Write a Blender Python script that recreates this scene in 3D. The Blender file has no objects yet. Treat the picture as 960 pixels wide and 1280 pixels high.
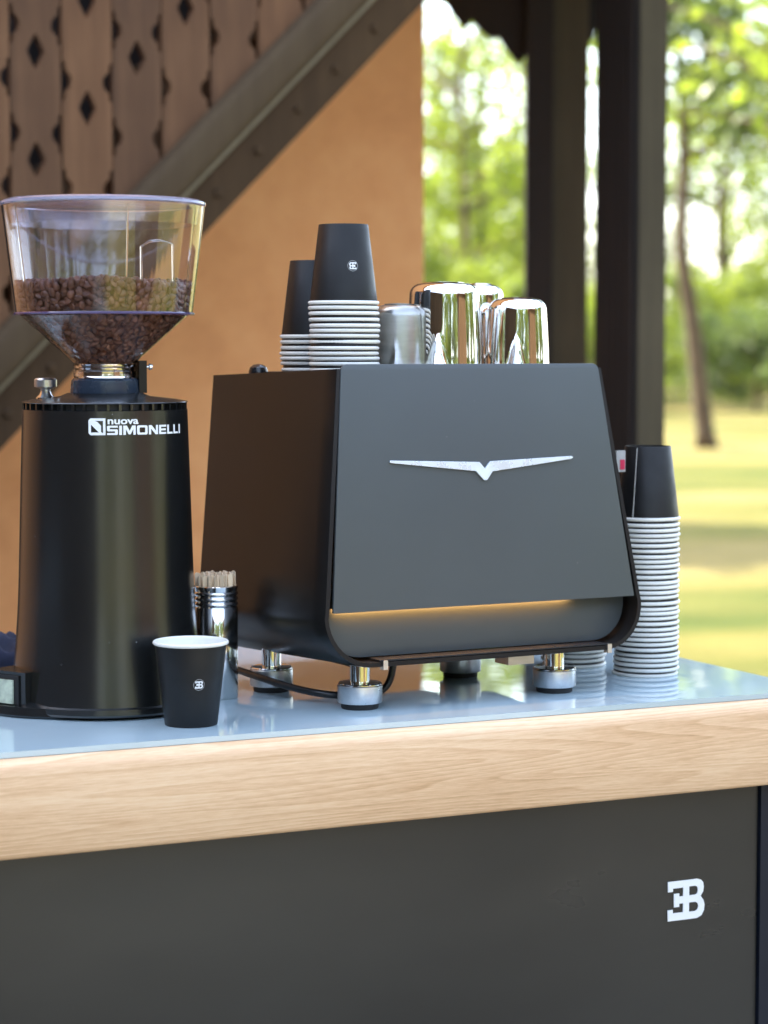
import bpy, bmesh, math, random
from mathutils import Vector, Matrix, noise
R = math.radians
random.seed(7)
scene = bpy.context.scene
COL = scene.collection

# ------------------------------------------------------------------ camera
ZC, ZT = 1.352, 0.95
FPX, PITCH, YAW = 2850.0, math.atan(205 / 2850.0), R(25.4)
cam_d = bpy.data.cameras.new('camera')
cam = bpy.data.objects.new('camera', cam_d)
COL.objects.link(cam)
scene.camera = cam
cam.location = (0, 0, ZC)
cam.rotation_euler = (math.pi / 2 - PITCH, 0, -YAW)
cam_d.sensor_fit = 'VERTICAL'
cam_d.sensor_height = 24.0
cam_d.lens = 24.0 * FPX / 1280.0
cam_d.clip_start = 0.05
cam_d.clip_end = 2000
cam_d.dof.use_dof = True
cam_d.dof.focus_distance = 2.50
cam_d.dof.aperture_fstop = (cam_d.lens / 1000.0) / 0.0165
cam_d.dof.aperture_blades = 0

# ------------------------------------------------------------------ world, sun
SUN_EL, SUN_AZ = R(47), R(118)          # azimuth from +X, counterclockwise
world = bpy.data.worlds.new('World')
scene.world = world
world.use_nodes = True
wn = world.node_tree
wn.nodes.clear()
sky = wn.nodes.new('ShaderNodeTexSky')
sky.sky_type = 'NISHITA'
sky.sun_disc = False
sky.sun_elevation = SUN_EL
sky.sun_rotation = math.pi / 2 - SUN_AZ
sky.dust_density = 2.0
bg = wn.nodes.new('ShaderNodeBackground')
bg.inputs['Strength'].default_value = 0.15
wo = wn.nodes.new('ShaderNodeOutputWorld')
hs = wn.nodes.new('ShaderNodeHueSaturation')
hs.inputs['Saturation'].default_value = 0.72
wn.links.new(sky.outputs[0], hs.inputs['Color'])
wn.links.new(hs.outputs[0], bg.inputs['Color'])
wn.links.new(bg.outputs[0], wo.inputs[0])
sd = bpy.data.lights.new('sun', 'SUN')
sd.energy = 2.5
sd.angle = R(0.6)
sd.color = (1.0, 0.93, 0.80)
sun = bpy.data.objects.new('sun', sd)
COL.objects.link(sun)
sv = Vector((math.cos(SUN_EL) * math.cos(SUN_AZ), math.cos(SUN_EL) * math.sin(SUN_AZ), math.sin(SUN_EL)))
sun.rotation_euler = sv.to_track_quat('Z', 'Y').to_euler()
sun.location = sv * 30
scene.view_settings.view_transform = 'Standard'
scene.view_settings.look = 'None'
scene.view_settings.exposure = 2.9
scene.view_settings.gamma = 1.0
scene.render.resolution_x = 768
scene.render.resolution_y = 1024
scene.render.engine = 'CYCLES'
scene.cycles.max_bounces = 12
scene.cycles.transmission_bounces = 12
scene.cycles.transparent_max_bounces = 16
scene.cycles.caustics_refractive = True
scene.cycles.sample_clamp_indirect = 8.0

# ------------------------------------------------------------------ materials
def nm(name):
    m = bpy.data.materials.new(name)
    m.use_nodes = True
    nt = m.node_tree
    return m, nt, nt.nodes['Principled BSDF']

def ramp(nt, fac, stops):
    r = nt.nodes.new('ShaderNodeValToRGB')
    e = r.color_ramp.elements
    while len(e) < len(stops):
        e.new(0.5)
    for k, (p, c) in zip(e, stops):
        k.position = p
        k.color = (c[0], c[1], c[2], 1) if not isinstance(c, (int, float)) else (c, c, c, 1)
    nt.links.new(fac, r.inputs[0])
    return r.outputs[0]

def tex(nt, kind='noise', scale=5, detail=4, rough=0.5, vec=(1, 1, 1), coord='Object', dist=0.0, rot=(0, 0, 0)):
    tc = nt.nodes.new('ShaderNodeTexCoord')
    mp = nt.nodes.new('ShaderNodeMapping')
    mp.inputs['Scale'].default_value = vec
    mp.inputs['Rotation'].default_value = rot
    nt.links.new(tc.outputs[coord], mp.inputs[0])
    if kind == 'noise':
        t = nt.nodes.new('ShaderNodeTexNoise')
        t.inputs['Scale'].default_value = scale
        t.inputs['Detail'].default_value = detail
        t.inputs['Roughness'].default_value = rough
        t.inputs['Distortion'].default_value = dist
        nt.links.new(mp.outputs[0], t.inputs['Vector'])
        return t.outputs['Fac']
    if kind == 'wave':
        t = nt.nodes.new('ShaderNodeTexWave')
        t.inputs['Scale'].default_value = scale
        t.inputs['Distortion'].default_value = dist
        t.inputs['Detail'].default_value = detail
        nt.links.new(mp.outputs[0], t.inputs['Vector'])
        return t.outputs['Fac']
    t = nt.nodes.new('ShaderNodeTexVoronoi')
    t.inputs['Scale'].default_value = scale
    nt.links.new(mp.outputs[0], t.inputs['Vector'])
    return t.outputs['Distance']

def bump(nt, bsdf, fac, strength=0.2, dist=0.001):
    b = nt.nodes.new('ShaderNodeBump')
    b.inputs['Strength'].default_value = strength
    b.inputs['Distance'].default_value = dist
    nt.links.new(fac, b.inputs['Height'])
    nt.links.new(b.outputs[0], bsdf.inputs['Normal'])

def simple(name, col, rough=0.5, metal=0.0, var=0.12, scale=20, rvar=0.08, bmp=0.0, bscale=300, spec=0.5, coat=0.0, coat_r=0.05, vec=(1, 1, 1), bdist=0.0005, specks=0.0):
    m, nt, b = nm(name)
    f = tex(nt, scale=scale, detail=5, vec=vec)
    lo = [c * (1 - var) for c in col]
    hi = [min(1, c * (1 + var)) for c in col]
    base = ramp(nt, f, [(0.3, lo), (0.7, hi)])
    if specks > 0:
        sp = ramp(nt, tex(nt, kind='voronoi', scale=55), [(specks, 1.0), (specks + 0.02, 0.0)])
        gate = ramp(nt, tex(nt, scale=17, detail=2), [(0.55, 0.0), (0.60, 1.0)])
        mu = nt.nodes.new('ShaderNodeMath'); mu.operation = 'MULTIPLY'
        nt.links.new(sp, mu.inputs[0]); nt.links.new(gate, mu.inputs[1])
        mxs = nt.nodes.new('ShaderNodeMix'); mxs.data_type = 'RGBA'
        mxs.inputs[7].default_value = (0.22, 0.22, 0.21, 1)
        nt.links.new(mu.outputs[0], mxs.inputs[0]); nt.links.new(base, mxs.inputs[6])
        base = mxs.outputs[2]
    nt.links.new(base, b.inputs['Base Color'])
    f2 = tex(nt, scale=scale * 0.6, detail=6, rough=0.65, vec=vec)
    nt.links.new(ramp(nt, f2, [(0.3, max(0.01, rough - rvar)), (0.7, min(1, rough + rvar))]), b.inputs['Roughness'])
    b.inputs['Metallic'].default_value = metal
    b.inputs['Specular IOR Level'].default_value = spec
    b.inputs['Coat Weight'].default_value = coat
    b.inputs['Coat Roughness'].default_value = coat_r
    if bmp > 0:
        bump(nt, b, tex(nt, scale=bscale, detail=3), bmp, bdist)
    return m

M = {}
M['body_black'] = simple('satin_black_enamel', (0.007, 0.0075, 0.0075), 0.24, var=0.2, scale=9, rvar=0.02, bmp=0.03, bscale=900, spec=0.8, coat=0.35, coat_r=0.22, specks=0.03)
M['shell'] = simple('powder_black_metal', (0.009, 0.0085, 0.008), 0.33, var=0.15, scale=8, rvar=0.03, bmp=0.06, bscale=1400, spec=0.34)
M['panel'] = simple('charcoal_panel_paint', (0.058, 0.068, 0.071), 0.47, var=0.05, scale=6, rvar=0.03, bmp=0.08, bscale=1600, spec=0.6, specks=0.035)
M['rubber'] = simple('black_rubber', (0.012, 0.012, 0.013), 0.6, scale=40)
M['plastic_black'] = simple('black_plastic', (0.015, 0.016, 0.018), 0.22, scale=30, rvar=0.04)
M['collar'] = simple('dark_blue_grey_plastic', (0.03, 0.045, 0.07), 0.25, scale=30)
M['chrome'] = simple('chrome', (0.80, 0.80, 0.80), 0.06, 1.0, var=0.03, rvar=0.03, scale=30)
M['steel'] = simple('polished_steel', (0.76, 0.75, 0.73), 0.045, 1.0, var=0.03, rvar=0.02, scale=25)
M['steel_jar'] = simple('steel_jar', (0.70, 0.69, 0.67), 0.12, 1.0, var=0.05, rvar=0.04, scale=25)
M['brushed'] = simple('brushed_steel', (0.42, 0.42, 0.40), 0.33, 1.0, var=0.10, rvar=0.06, scale=30, vec=(1, 1, 6))
M['knurl'] = simple('cast_aluminium', (0.62, 0.63, 0.64), 0.33, 1.0, var=0.10, scale=120, bmp=0.5, bscale=900, bdist=0.0003)
M['cup'] = simple('black_paper', (0.007, 0.007, 0.007), 0.46, var=0.15, scale=60, bmp=0.12, bscale=700, spec=0.35)
M['cup_rim'] = simple('white_paper', (0.80, 0.79, 0.73), 0.5, var=0.03, scale=60)
M['print_white'] = simple('white_print', (0.80, 0.82, 0.82), 0.45, var=0.02, scale=60)
M['print_dark'] = simple('black_print', (0.012, 0.012, 0.014), 0.4, var=0.02, scale=60)
M['label_grey'] = simple('grey_label', (0.35, 0.36, 0.36), 0.4, scale=60)
M['label_red'] = simple('red_label', (0.55, 0.02, 0.08), 0.4, scale=60)
M['emblem'] = simple('pale_satin_metal', (0.78, 0.85, 0.88), 0.30, 0.6, var=0.02, scale=60)
M['switch'] = simple('milky_green_switch', (0.45, 0.50, 0.38), 0.3, var=0.3, scale=90)
M['cart'] = simple('black_laminate', (0.016, 0.0158, 0.0135), 0.36, var=0.35, scale=2.4, rvar=0.10, bmp=0.05, bscale=500, spec=0.48, vec=(1, 1, 2.5))
M['cart_post'] = simple('dark_navy_metal', (0.006, 0.009, 0.018), 0.45, scale=8, spec=0.3)
M['cloth'] = simple('navy_cloth', (0.012, 0.015, 0.035), 0.9, var=0.3, scale=40, bmp=0.5, bscale=500)
M['cable'] = simple('black_cable', (0.012, 0.012, 0.012), 0.4, scale=60)

def mk_glass_top():
    m, nt, b = nm('pale_blue_glass')
    f = tex(nt, scale=3, detail=3)
    nt.links.new(ramp(nt, f, [(0.3, (0.39, 0.51, 0.56)), (0.7, (0.43, 0.55, 0.60))]), b.inputs['Base Color'])
    nt.links.new(ramp(nt, tex(nt, scale=7, detail=7, rough=0.7, vec=(1, 3, 1)), [(0.4, 0.012), (0.7, 0.05)]), b.inputs['Roughness'])
    b.inputs['IOR'].default_value = 1.72
    b.inputs['Coat Weight'].default_value = 0.0
    bump(nt, b, tex(nt, scale=14, detail=2), 0.06, 0.002)
    return m
M['glass_top'] = mk_glass_top()

def mk_wood():
    m, nt, b = nm('beech_wood')
    tc = nt.nodes.new('ShaderNodeTexCoord')
    mp = nt.nodes.new('ShaderNodeMapping')
    mp.inputs['Scale'].default_value = (0.45, 6.0, 11.0)
    nt.links.new(tc.outputs['Object'], mp.inputs[0])
    n0 = nt.nodes.new('ShaderNodeTexNoise')
    n0.inputs['Scale'].default_value = 1.6
    n0.inputs['Detail'].default_value = 2
    nt.links.new(mp.outputs[0], n0.inputs['Vector'])
    mul = nt.nodes.new('ShaderNodeMath'); mul.operation = 'MULTIPLY'; mul.inputs[1].default_value = 26.0
    nt.links.new(n0.outputs['Fac'], mul.inputs[0])
    fr = nt.nodes.new('ShaderNodeMath'); fr.operation = 'FRACT'
    nt.links.new(mul.outputs[0], fr.inputs[0])
    rings = ramp(nt, fr.outputs[0], [(0.0, (0.62, 0.62, 0.62)), (0.55, (0.35, 0.35, 0.35)), (0.92, (0.05, 0.05, 0.05)), (1.0, (0.62, 0.62, 0.62))])
    fine = tex(nt, scale=9, detail=8, rough=0.7, vec=(2.5, 40, 90))
    flecks = tex(nt, scale=40, detail=3, rough=0.6, vec=(1.4, 9, 16))
    big = tex(nt, scale=3, detail=3, vec=(1, 2, 5))
    mix = nt.nodes.new('ShaderNodeMix'); mix.data_type = 'FLOAT'; mix.inputs[0].default_value = 0.62
    nt.links.new(rings, mix.inputs[2]); nt.links.new(fine, mix.inputs[3])
    mix2 = nt.nodes.new('ShaderNodeMix'); mix2.data_type = 'FLOAT'; mix2.inputs[0].default_value = 0.35
    nt.links.new(mix.outputs[0], mix2.inputs[2]); nt.links.new(big, mix2.inputs[3])
    mix3 = nt.nodes.new('ShaderNodeMix'); mix3.data_type = 'FLOAT'; mix3.inputs[0].default_value = 0.22
    nt.links.new(mix2.outputs[0], mix3.inputs[2]); nt.links.new(flecks, mix3.inputs[3])
    c = ramp(nt, mix3.outputs[0], [(0.28, (0.54, 0.31, 0.150)), (0.42, (0.72, 0.455, 0.255)), (0.54, (0.84, 0.575, 0.350)), (0.68, (0.90, 0.68, 0.45))])
    nt.links.new(c, b.inputs['Base Color'])
    b.inputs['Roughness'].default_value = 0.48
    b.inputs['Specular IOR Level'].default_value = 0.4
    bump(nt, b, fine, 0.25, 0.0006)
    return m
M['wood'] = mk_wood()

def mk_stucco():
    m, nt, b = nm('terracotta_stucco')
    f = tex(nt, scale=1.6, detail=8, rough=0.65)
    f2 = tex(nt, scale=9, detail=5, rough=0.6)
    mx = nt.nodes.new('ShaderNodeMix'); mx.data_type = 'FLOAT'; mx.inputs[0].default_value = 0.4
    nt.links.new(f, mx.inputs[2]); nt.links.new(f2, mx.inputs[3])
    nt.links.new(ramp(nt, mx.outputs[0], [(0.36, (0.66, 0.270, 0.095)), (0.5, (0.78, 0.340, 0.125)), (0.64, (0.85, 0.400, 0.155))]), b.inputs['Base Color'])
    b.inputs['Roughness'].default_value = 0.9
    bump(nt, b, tex(nt, scale=60, detail=6, rough=0.7), 0.5, 0.006)
    return m
M['stucco'] = mk_stucco()

def mk_timber(name, a, b_, c, rough=0.6, vert=True):
    m, nt, b = nm(name)
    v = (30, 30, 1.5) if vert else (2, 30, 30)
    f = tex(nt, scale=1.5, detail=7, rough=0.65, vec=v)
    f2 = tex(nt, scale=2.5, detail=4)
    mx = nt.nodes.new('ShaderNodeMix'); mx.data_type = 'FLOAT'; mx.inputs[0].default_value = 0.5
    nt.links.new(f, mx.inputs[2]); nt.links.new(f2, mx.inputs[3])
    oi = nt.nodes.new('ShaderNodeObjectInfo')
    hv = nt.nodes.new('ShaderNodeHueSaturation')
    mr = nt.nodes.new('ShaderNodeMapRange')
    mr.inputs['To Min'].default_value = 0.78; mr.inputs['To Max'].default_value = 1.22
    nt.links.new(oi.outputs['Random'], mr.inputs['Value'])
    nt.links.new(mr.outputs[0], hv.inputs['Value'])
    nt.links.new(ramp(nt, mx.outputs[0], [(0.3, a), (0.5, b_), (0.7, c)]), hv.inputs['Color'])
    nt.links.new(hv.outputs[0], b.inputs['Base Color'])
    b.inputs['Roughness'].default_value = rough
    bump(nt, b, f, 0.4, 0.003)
    return m
M['board'] = mk_timber('red_brown_boards', (0.070, 0.027, 0.008), (0.125, 0.054, 0.019), (0.21, 0.10, 0.042), 0.8)
M['stringer'] = mk_timber('dark_brown_stringer', (0.036, 0.017, 0.004), (0.052, 0.026, 0.008), (0.075, 0.040, 0.014), 0.95)
M['rail'] = mk_timber('grey_brown_rail', (0.056, 0.031, 0.010), (0.074, 0.043, 0.016), (0.095, 0.060, 0.025), 0.85)
M['trim'] = mk_timber('pale_trim', (0.13, 0.10, 0.05), (0.17, 0.13, 0.07), (0.20, 0.16, 0.09), 0.5)
M['post_dark'] = mk_timber('near_black_timber', (0.007, 0.004, 0.002), (0.013, 0.007, 0.004), (0.022, 0.012, 0.006), 0.85)  # dark post faces: their shade is put into this near-black tone
M['post_grey'] = mk_timber('lit_side_timber', (0.034, 0.024, 0.011), (0.050, 0.037, 0.018), (0.072, 0.054, 0.028), 0.9)  # lighter post faces: the lit side is put into the colour
M['trunk'] = mk_timber('bark', (0.045, 0.028, 0.014), (0.085, 0.055, 0.028), (0.14, 0.095, 0.05), 0.9)
M['stick'] = mk_timber('birch_sticks', (0.64, 0.48, 0.32), (0.80, 0.63, 0.44), (0.86, 0.72, 0.54), 0.6)
M['roof'] = simple('clay_roof', (0.25, 0.10, 0.05), 0.85, scale=6)

def mk_ground():
    m, nt, b = nm('dry_grass')
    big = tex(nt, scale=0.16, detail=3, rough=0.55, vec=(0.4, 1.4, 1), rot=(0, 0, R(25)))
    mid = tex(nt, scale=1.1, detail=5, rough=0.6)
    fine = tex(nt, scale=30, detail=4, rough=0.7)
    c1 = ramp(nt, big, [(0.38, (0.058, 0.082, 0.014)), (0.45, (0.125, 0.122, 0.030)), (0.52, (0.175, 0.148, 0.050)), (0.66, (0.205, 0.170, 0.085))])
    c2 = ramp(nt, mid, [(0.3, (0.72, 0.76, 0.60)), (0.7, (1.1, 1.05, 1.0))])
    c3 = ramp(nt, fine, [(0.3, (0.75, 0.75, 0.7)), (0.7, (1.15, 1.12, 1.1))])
    a = nt.nodes.new('ShaderNodeMix'); a.data_type = 'RGBA'; a.blend_type = 'MULTIPLY'; a.inputs[0].default_value = 1
    nt.links.new(c1, a.inputs[6]); nt.links.new(c2, a.inputs[7])
    a2 = nt.nodes.new('ShaderNodeMix'); a2.data_type = 'RGBA'; a2.blend_type = 'MULTIPLY'; a2.inputs[0].default_value = 1
    nt.links.new(a.outputs[2], a2.inputs[6]); nt.links.new(c3, a2.inputs[7])
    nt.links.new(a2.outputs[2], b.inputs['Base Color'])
    b.inputs['Roughness'].default_value = 0.95
    b.inputs['Specular IOR Level'].default_value = 0.1
    bump(nt, b, fine, 0.6, 0.02)
    return m
M['ground'] = mk_ground()
M['bounce_paving'] = simple('pale_bounce_paving', (0.37, 0.35, 0.29), 0.85, var=0.15, scale=2.5, rvar=0.05, bmp=0.3, bscale=60, bdist=0.003)

def mk_leaf(name, a, c, trans):
    m = bpy.data.materials.new(name); m.use_nodes = True
    nt = m.node_tree; nt.nodes.clear()
    f = tex(nt, scale=0.9, detail=5, rough=0.7)
    col = ramp(nt, f, [(0.35, a), (0.65, c)])
    d = nt.nodes.new('ShaderNodeBsdfDiffuse'); t = nt.nodes.new('ShaderNodeBsdfTranslucent')
    g = nt.nodes.new('ShaderNodeBsdfGlossy'); g.inputs['Roughness'].default_value = 0.4
    g.inputs['Color'].default_value = (0.5, 0.5, 0.5, 1)
    mulc = nt.nodes.new('ShaderNodeMix'); mulc.data_type = 'RGBA'; mulc.blend_type = 'MULTIPLY'; mulc.inputs[0].default_value = 1
    mulc.inputs[7].default_value = (*trans, 1)
    nt.links.new(col, mulc.inputs[6])
    nt.links.new(col, d.inputs[0]); nt.links.new(mulc.outputs[2], t.inputs[0])
    mx = nt.nodes.new('ShaderNodeMixShader'); mx.inputs[0].default_value = 0.5
    nt.links.new(d.outputs[0], mx.inputs[1]); nt.links.new(t.outputs[0], mx.inputs[2])
    mx2 = nt.nodes.new('ShaderNodeMixShader'); mx2.inputs[0].default_value = 0.06
    nt.links.new(mx.outputs[0], mx2.inputs[1]); nt.links.new(g.outputs[0], mx2.inputs[2])
    o = nt.nodes.new('ShaderNodeOutputMaterial'); nt.links.new(mx2.outputs[0], o.inputs[0])
    return m
M['leaf_bright'] = mk_leaf('yellow_green_leaves', (0.080, 0.115, 0.014), (0.16, 0.19, 0.032), (2.4, 2.4, 1.4))
M['leaf_dark'] = mk_leaf('deep_green_leaves', (0.045, 0.070, 0.022), (0.10, 0.13, 0.038), (2.2, 2.2, 1.4))

def mk_clear(name, tint, ior=1.49, rough=0.01, trans=1.0):
    m, nt, b = nm(name)
    b.inputs['Base Color'].default_value = (*tint, 1)
    b.inputs['Transmission Weight'].default_value = trans
    b.inputs['IOR'].default_value = ior
    f = tex(nt, scale=30, detail=4)
    nt.links.new(ramp(nt, f, [(0.3, rough), (0.7, rough + 0.04)]), b.inputs['Roughness'])
    return m
M['clear'] = mk_clear('clear_plastic', (0.94, 0.94, 0.97), ior=1.62)
M['clear_violet'] = mk_clear('violet_edge_plastic', (0.84, 0.82, 0.97), trans=0.85, rough=0.06)
M['violet_band'] = mk_clear('dark_violet_plastic', (0.16, 0.11, 0.26), trans=0.5, rough=0.1)
M['clear_smoke'] = mk_clear('smoky_plastic', (0.94, 0.92, 0.94))

def mk_bean():
    m, nt, b = nm('roasted_coffee')
    oi = nt.nodes.new('ShaderNodeTexNoise'); oi.inputs['Scale'].default_value = 90; oi.inputs['Detail'].default_value = 3
    tc = nt.nodes.new('ShaderNodeTexCoord')
    geo = nt.nodes.new('ShaderNodeNewGeometry')
    nt.links.new(geo.outputs['Position'], oi.inputs['Vector'])
    nt.links.new(ramp(nt, oi.outputs['Fac'], [(0.3, (0.13, 0.046, 0.022)), (0.7, (0.32, 0.135, 0.070))]), b.inputs['Base Color'])
    b.inputs['Roughness'].default_value = 0.38
    b.inputs['Specular IOR Level'].default_value = 0.6
    return m
M['bean'] = mk_bean()

def mk_emit(name, col, s):
    m, nt, b = nm(name)
    b.inputs['Base Color'].default_value = (*col, 1)
    b.inputs['Emission Color'].default_value = (*col, 1)
    b.inputs['Emission Strength'].default_value = s
    return m
M['led'] = mk_emit('warm_led', (1.0, 0.50, 0.15), 7.0)

# ------------------------------------------------------------------ helpers
def link(name, me, mat, parent=None, smooth=True, loc=None, sharp=35):
    o = bpy.data.objects.new(name, me)
    COL.objects.link(o)
    if mat is not None and len(me.materials) == 0:
        for mm in (mat if isinstance(mat, (list, tuple)) else [mat]):
            me.materials.append(mm)
    if smooth:
        me.shade_smooth()
        me.set_sharp_from_angle(angle=R(sharp))
    if parent is not None:
        o.parent = parent
    if loc is not None:
        o.location = loc
    return o

def obj(name, bm, mat, parent=None, smooth=True, loc=None, bevel=0, seg=2, sharp=35):
    if bevel > 0:
        es = [e for e in bm.edges if len(e.link_faces) == 2 and e.calc_face_angle(0) > R(30)]
        bmesh.ops.bevel(bm, geom=es, offset=bevel, segments=seg, affect='EDGES', profile=0.5, clamp_overlap=True)
    me = bpy.data.meshes.new(name)
    bm.normal_update()
    bm.to_mesh(me)
    bm.free()
    return link(name, me, mat, parent, smooth, loc, sharp)

def tag(o, label=None, cat=None, group=None, kind=None):
    if label: o['label'] = label
    if cat: o['category'] = cat
    if group: o['group'] = group
    if kind: o['kind'] = kind
    return o

def thing(name, loc=(0, 0, 0), rotz=0.0, label=None, cat=None, group=None):
    o = bpy.data.objects.new(name, None)
    COL.objects.link(o)
    o.empty_display_size = 0.05
    o.location = loc
    o.rotation_euler = (0, 0, rotz)
    return tag(o, label, cat, group)

def dup(root, loc, rotz=0.0, label=None, group=None, scale=None):
    r = root.copy(); COL.objects.link(r)
    r.location = loc
    r.rotation_euler = (root.rotation_euler.x, root.rotation_euler.y, rotz)
    if scale: r.scale = scale
    if label: r['label'] = label
    if group: r['group'] = group
    for ch in list(root.children):
        c = ch.copy(); COL.objects.link(c); c.parent = r
        for g in ch.children:
            d = g.copy(); COL.objects.link(d); d.parent = c
    return r

def lathe(prof, seg=64, bm=None, c=(0, 0), sx=1.0, sy=1.0, close=False, a0=0, a1=2 * math.pi):
    bm = bm or bmesh.new()
    full = abs((a1 - a0) - 2 * math.pi) < 1e-6
    n = seg if full else seg + 1
    rings = []
    for r, z in prof:
        if r <= 1e-7:
            rings.append([bm.verts.new((c[0], c[1], z))])
        else:
            rings.append([bm.verts.new((c[0] + r * sx * math.cos(a0 + (a1 - a0) * k / seg), c[1] + r * sy * math.sin(a0 + (a1 - a0) * k / seg), z)) for k in range(n)])
    pairs = list(zip(rings, rings[1:]))
    if close: pairs.append((rings[-1], rings[0]))
    for A, B in pairs:
        if len(A) == 1 and len(B) == 1: continue
        for k in range(seg):
            k2 = (k + 1) % n if full else k + 1
            if len(A) == 1: f = (A[0], B[k], B[k2])
            elif len(B) == 1: f = (A[k2], A[k], B[0])
            else: f = (A[k], B[k], B[k2], A[k2])
            bm.faces.new(tuple(reversed(f)))
    return bm

def box(x0, x1, y0, y1, z0, z1, bm=None, mtx=None):
    bm = bm or bmesh.new()
    vs = [bm.verts.new((x, y, z)) for x in (x0, x1) for y in (y0, y1) for z in (z0, z1)]
    if mtx is not None:
        for v in vs: v.co = mtx @ v.co
    for f in ((0, 1, 3, 2), (4, 6, 7, 5), (0, 4, 5, 1), (2, 3, 7, 6), (0, 2, 6, 4), (1, 5, 7, 3)):
        bm.faces.new([vs[i] for i in f])
    return bm

def tube(pts, radii, seg=12, bm=None, cap=True):
    bm = bm or bmesh.new()
    pts = [Vector(p) for p in pts]
    if isinstance(radii, (int, float)): radii = [radii] * len(pts)
    rings = []
    ref = None
    for i, p in enumerate(pts):
        t = (pts[min(i + 1, len(pts) - 1)] - pts[max(i - 1, 0)]).normalized()
        if ref is None:
            ref = Vector((0, 0, 1)) if abs(t.z) < 0.9 else Vector((1, 0, 0))
        n = (ref - t * ref.dot(t)).normalized(); ref = n
        b = t.cross(n)
        rings.append([bm.verts.new(p + (n * math.cos(2 * math.pi * k / seg) + b * math.sin(2 * math.pi * k / seg)) * radii[i]) for k in range(seg)])
    for A, B in zip(rings, rings[1:]):
        for k in range(seg):
            bm.faces.new((A[k], A[(k + 1) % seg], B[(k + 1) % seg], B[k]))
    if cap:
        bm.faces.new(list(reversed(rings[0]))); bm.faces.new(rings[-1])
    return bm

def smooth_path(pts, n=8):
    P = [Vector(p) for p in pts]
    out = []
    for i in range(len(P) - 1):
        p0, p1, p2, p3 = P[max(i - 1, 0)], P[i], P[i + 1], P[min(i + 2, len(P) - 1)]
        for k in range(n):
            t = k / n
            out.append(0.5 * ((2 * p1) + (p2 - p0) * t + (2 * p0 - 5 * p1 + 4 * p2 - p3) * t * t + (3 * p1 - p0 - 3 * p2 + p3) * t ** 3))
    out.append(P[-1])
    return out

def flat_mesh(loops, extrude=0.001, bevel=0.0):
    """filled 2-D outline(s) with holes, extruded; lies in local xy, returns mesh"""
    cu = bpy.data.curves.new('outline', 'CURVE')
    cu.dimensions = '2D'; cu.fill_mode = 'BOTH'; cu.extrude = extrude; cu.bevel_depth = bevel; cu.bevel_resolution = 1
    for lp in loops:
        s = cu.splines.new('POLY'); s.points.add(len(lp) - 1)
        for p, q in zip(s.points, lp): p.co = (q[0], q[1], 0, 1)
        s.use_cyclic_u = True
    o = bpy.data.objects.new('outline', cu); COL.objects.link(o)
    dg = bpy.context.evaluated_depsgraph_get()
    me = bpy.data.meshes.new_from_object(o.evaluated_get(dg))
    bpy.data.objects.remove(o); bpy.data.curves.remove(cu)
    me.materials.clear()
    return me

def text_mesh(s, size, offset=0.0, extrude=0.0, sx=1.0):
    cu = bpy.data.curves.new('lettering', 'FONT')
    cu.body = s; cu.size = size; cu.offset = offset; cu.extrude = extrude; cu.resolution_u = 4
    o = bpy.data.objects.new('lettering', cu); COL.objects.link(o)
    dg = bpy.context.evaluated_depsgraph_get()
    me = bpy.data.meshes.new_from_object(o.evaluated_get(dg))
    bpy.data.objects.remove(o); bpy.data.curves.remove(cu)
    me.materials.clear()
    for v in me.vertices: v.co.x *= sx
    return me

def remap(me, fn, cuts=1):
    bm = bmesh.new(); bm.from_mesh(me)
    bmesh.ops.triangulate(bm, faces=bm.faces)
    if cuts: bmesh.ops.subdivide_edges(bm, edges=bm.edges, cuts=cuts, use_grid_fill=False)
    for v in bm.verts: v.co = fn(v.co)
    bm.to_mesh(me); bm.free()
    return me

# monogram outline, one unit tall
EB = [[(0, 1), (0.86, 1), (0.97, 0.97), (1.04, 0.9), (1.06, 0.78), (1.04, 0.66), (0.97, 0.56), (0.985, 0.53), (1.05, 0.45), (1.085, 0.33), (1.07, 0.18), (1.0, 0.06), (0.86, 0), (0, 0), (0, 0.28),
       (0.145, 0.28), (0.145, 0.19), (0.45, 0.19), (0.45, 0.42), (0.335, 0.42), (0.335, 0.34), (0.18, 0.34), (0.18, 0.68), (0.335, 0.68), (0.335, 0.6), (0.45, 0.6), (0.45, 0.82), (0.145, 0.82), (0.145, 0.74), (0, 0.74)],
      [(0.625, 0.6), (0.625, 0.83), (0.80, 0.83), (0.87, 0.80), (0.89, 0.72), (0.87, 0.63), (0.81, 0.6)],
      [(0.625, 0.18), (0.625, 0.42), (0.81, 0.42), (0.88, 0.38), (0.905, 0.30), (0.88, 0.22), (0.81, 0.18)]]

# ================================================================== SETTING
def ground_mesh():
    bm = bmesh.new()
    n = 40
    vs = {}
    def co(t): return math.copysign(abs(t) ** 2.2, t) * 700
    for i in range(-n, n + 1):
        for j in range(-n, n + 1):
            x, y = co(i / n), co(j / n)
            d = math.hypot(x, y)
            z = 0.0 if d < 12 else 0.05 * noise.noise(Vector((x * 0.08, y * 0.08, 0))) * min(1, (d - 12) / 10)
            vs[i, j] = bm.verts.new((x, y, z))
    for i in range(-n, n):
        for j in range(-n, n):
            bm.faces.new((vs[i, j], vs[i + 1, j], vs[i + 1, j + 1], vs[i, j + 1]))
    return bm
tag(obj('ground', ground_mesh(), M['ground']), kind='structure')

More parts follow.
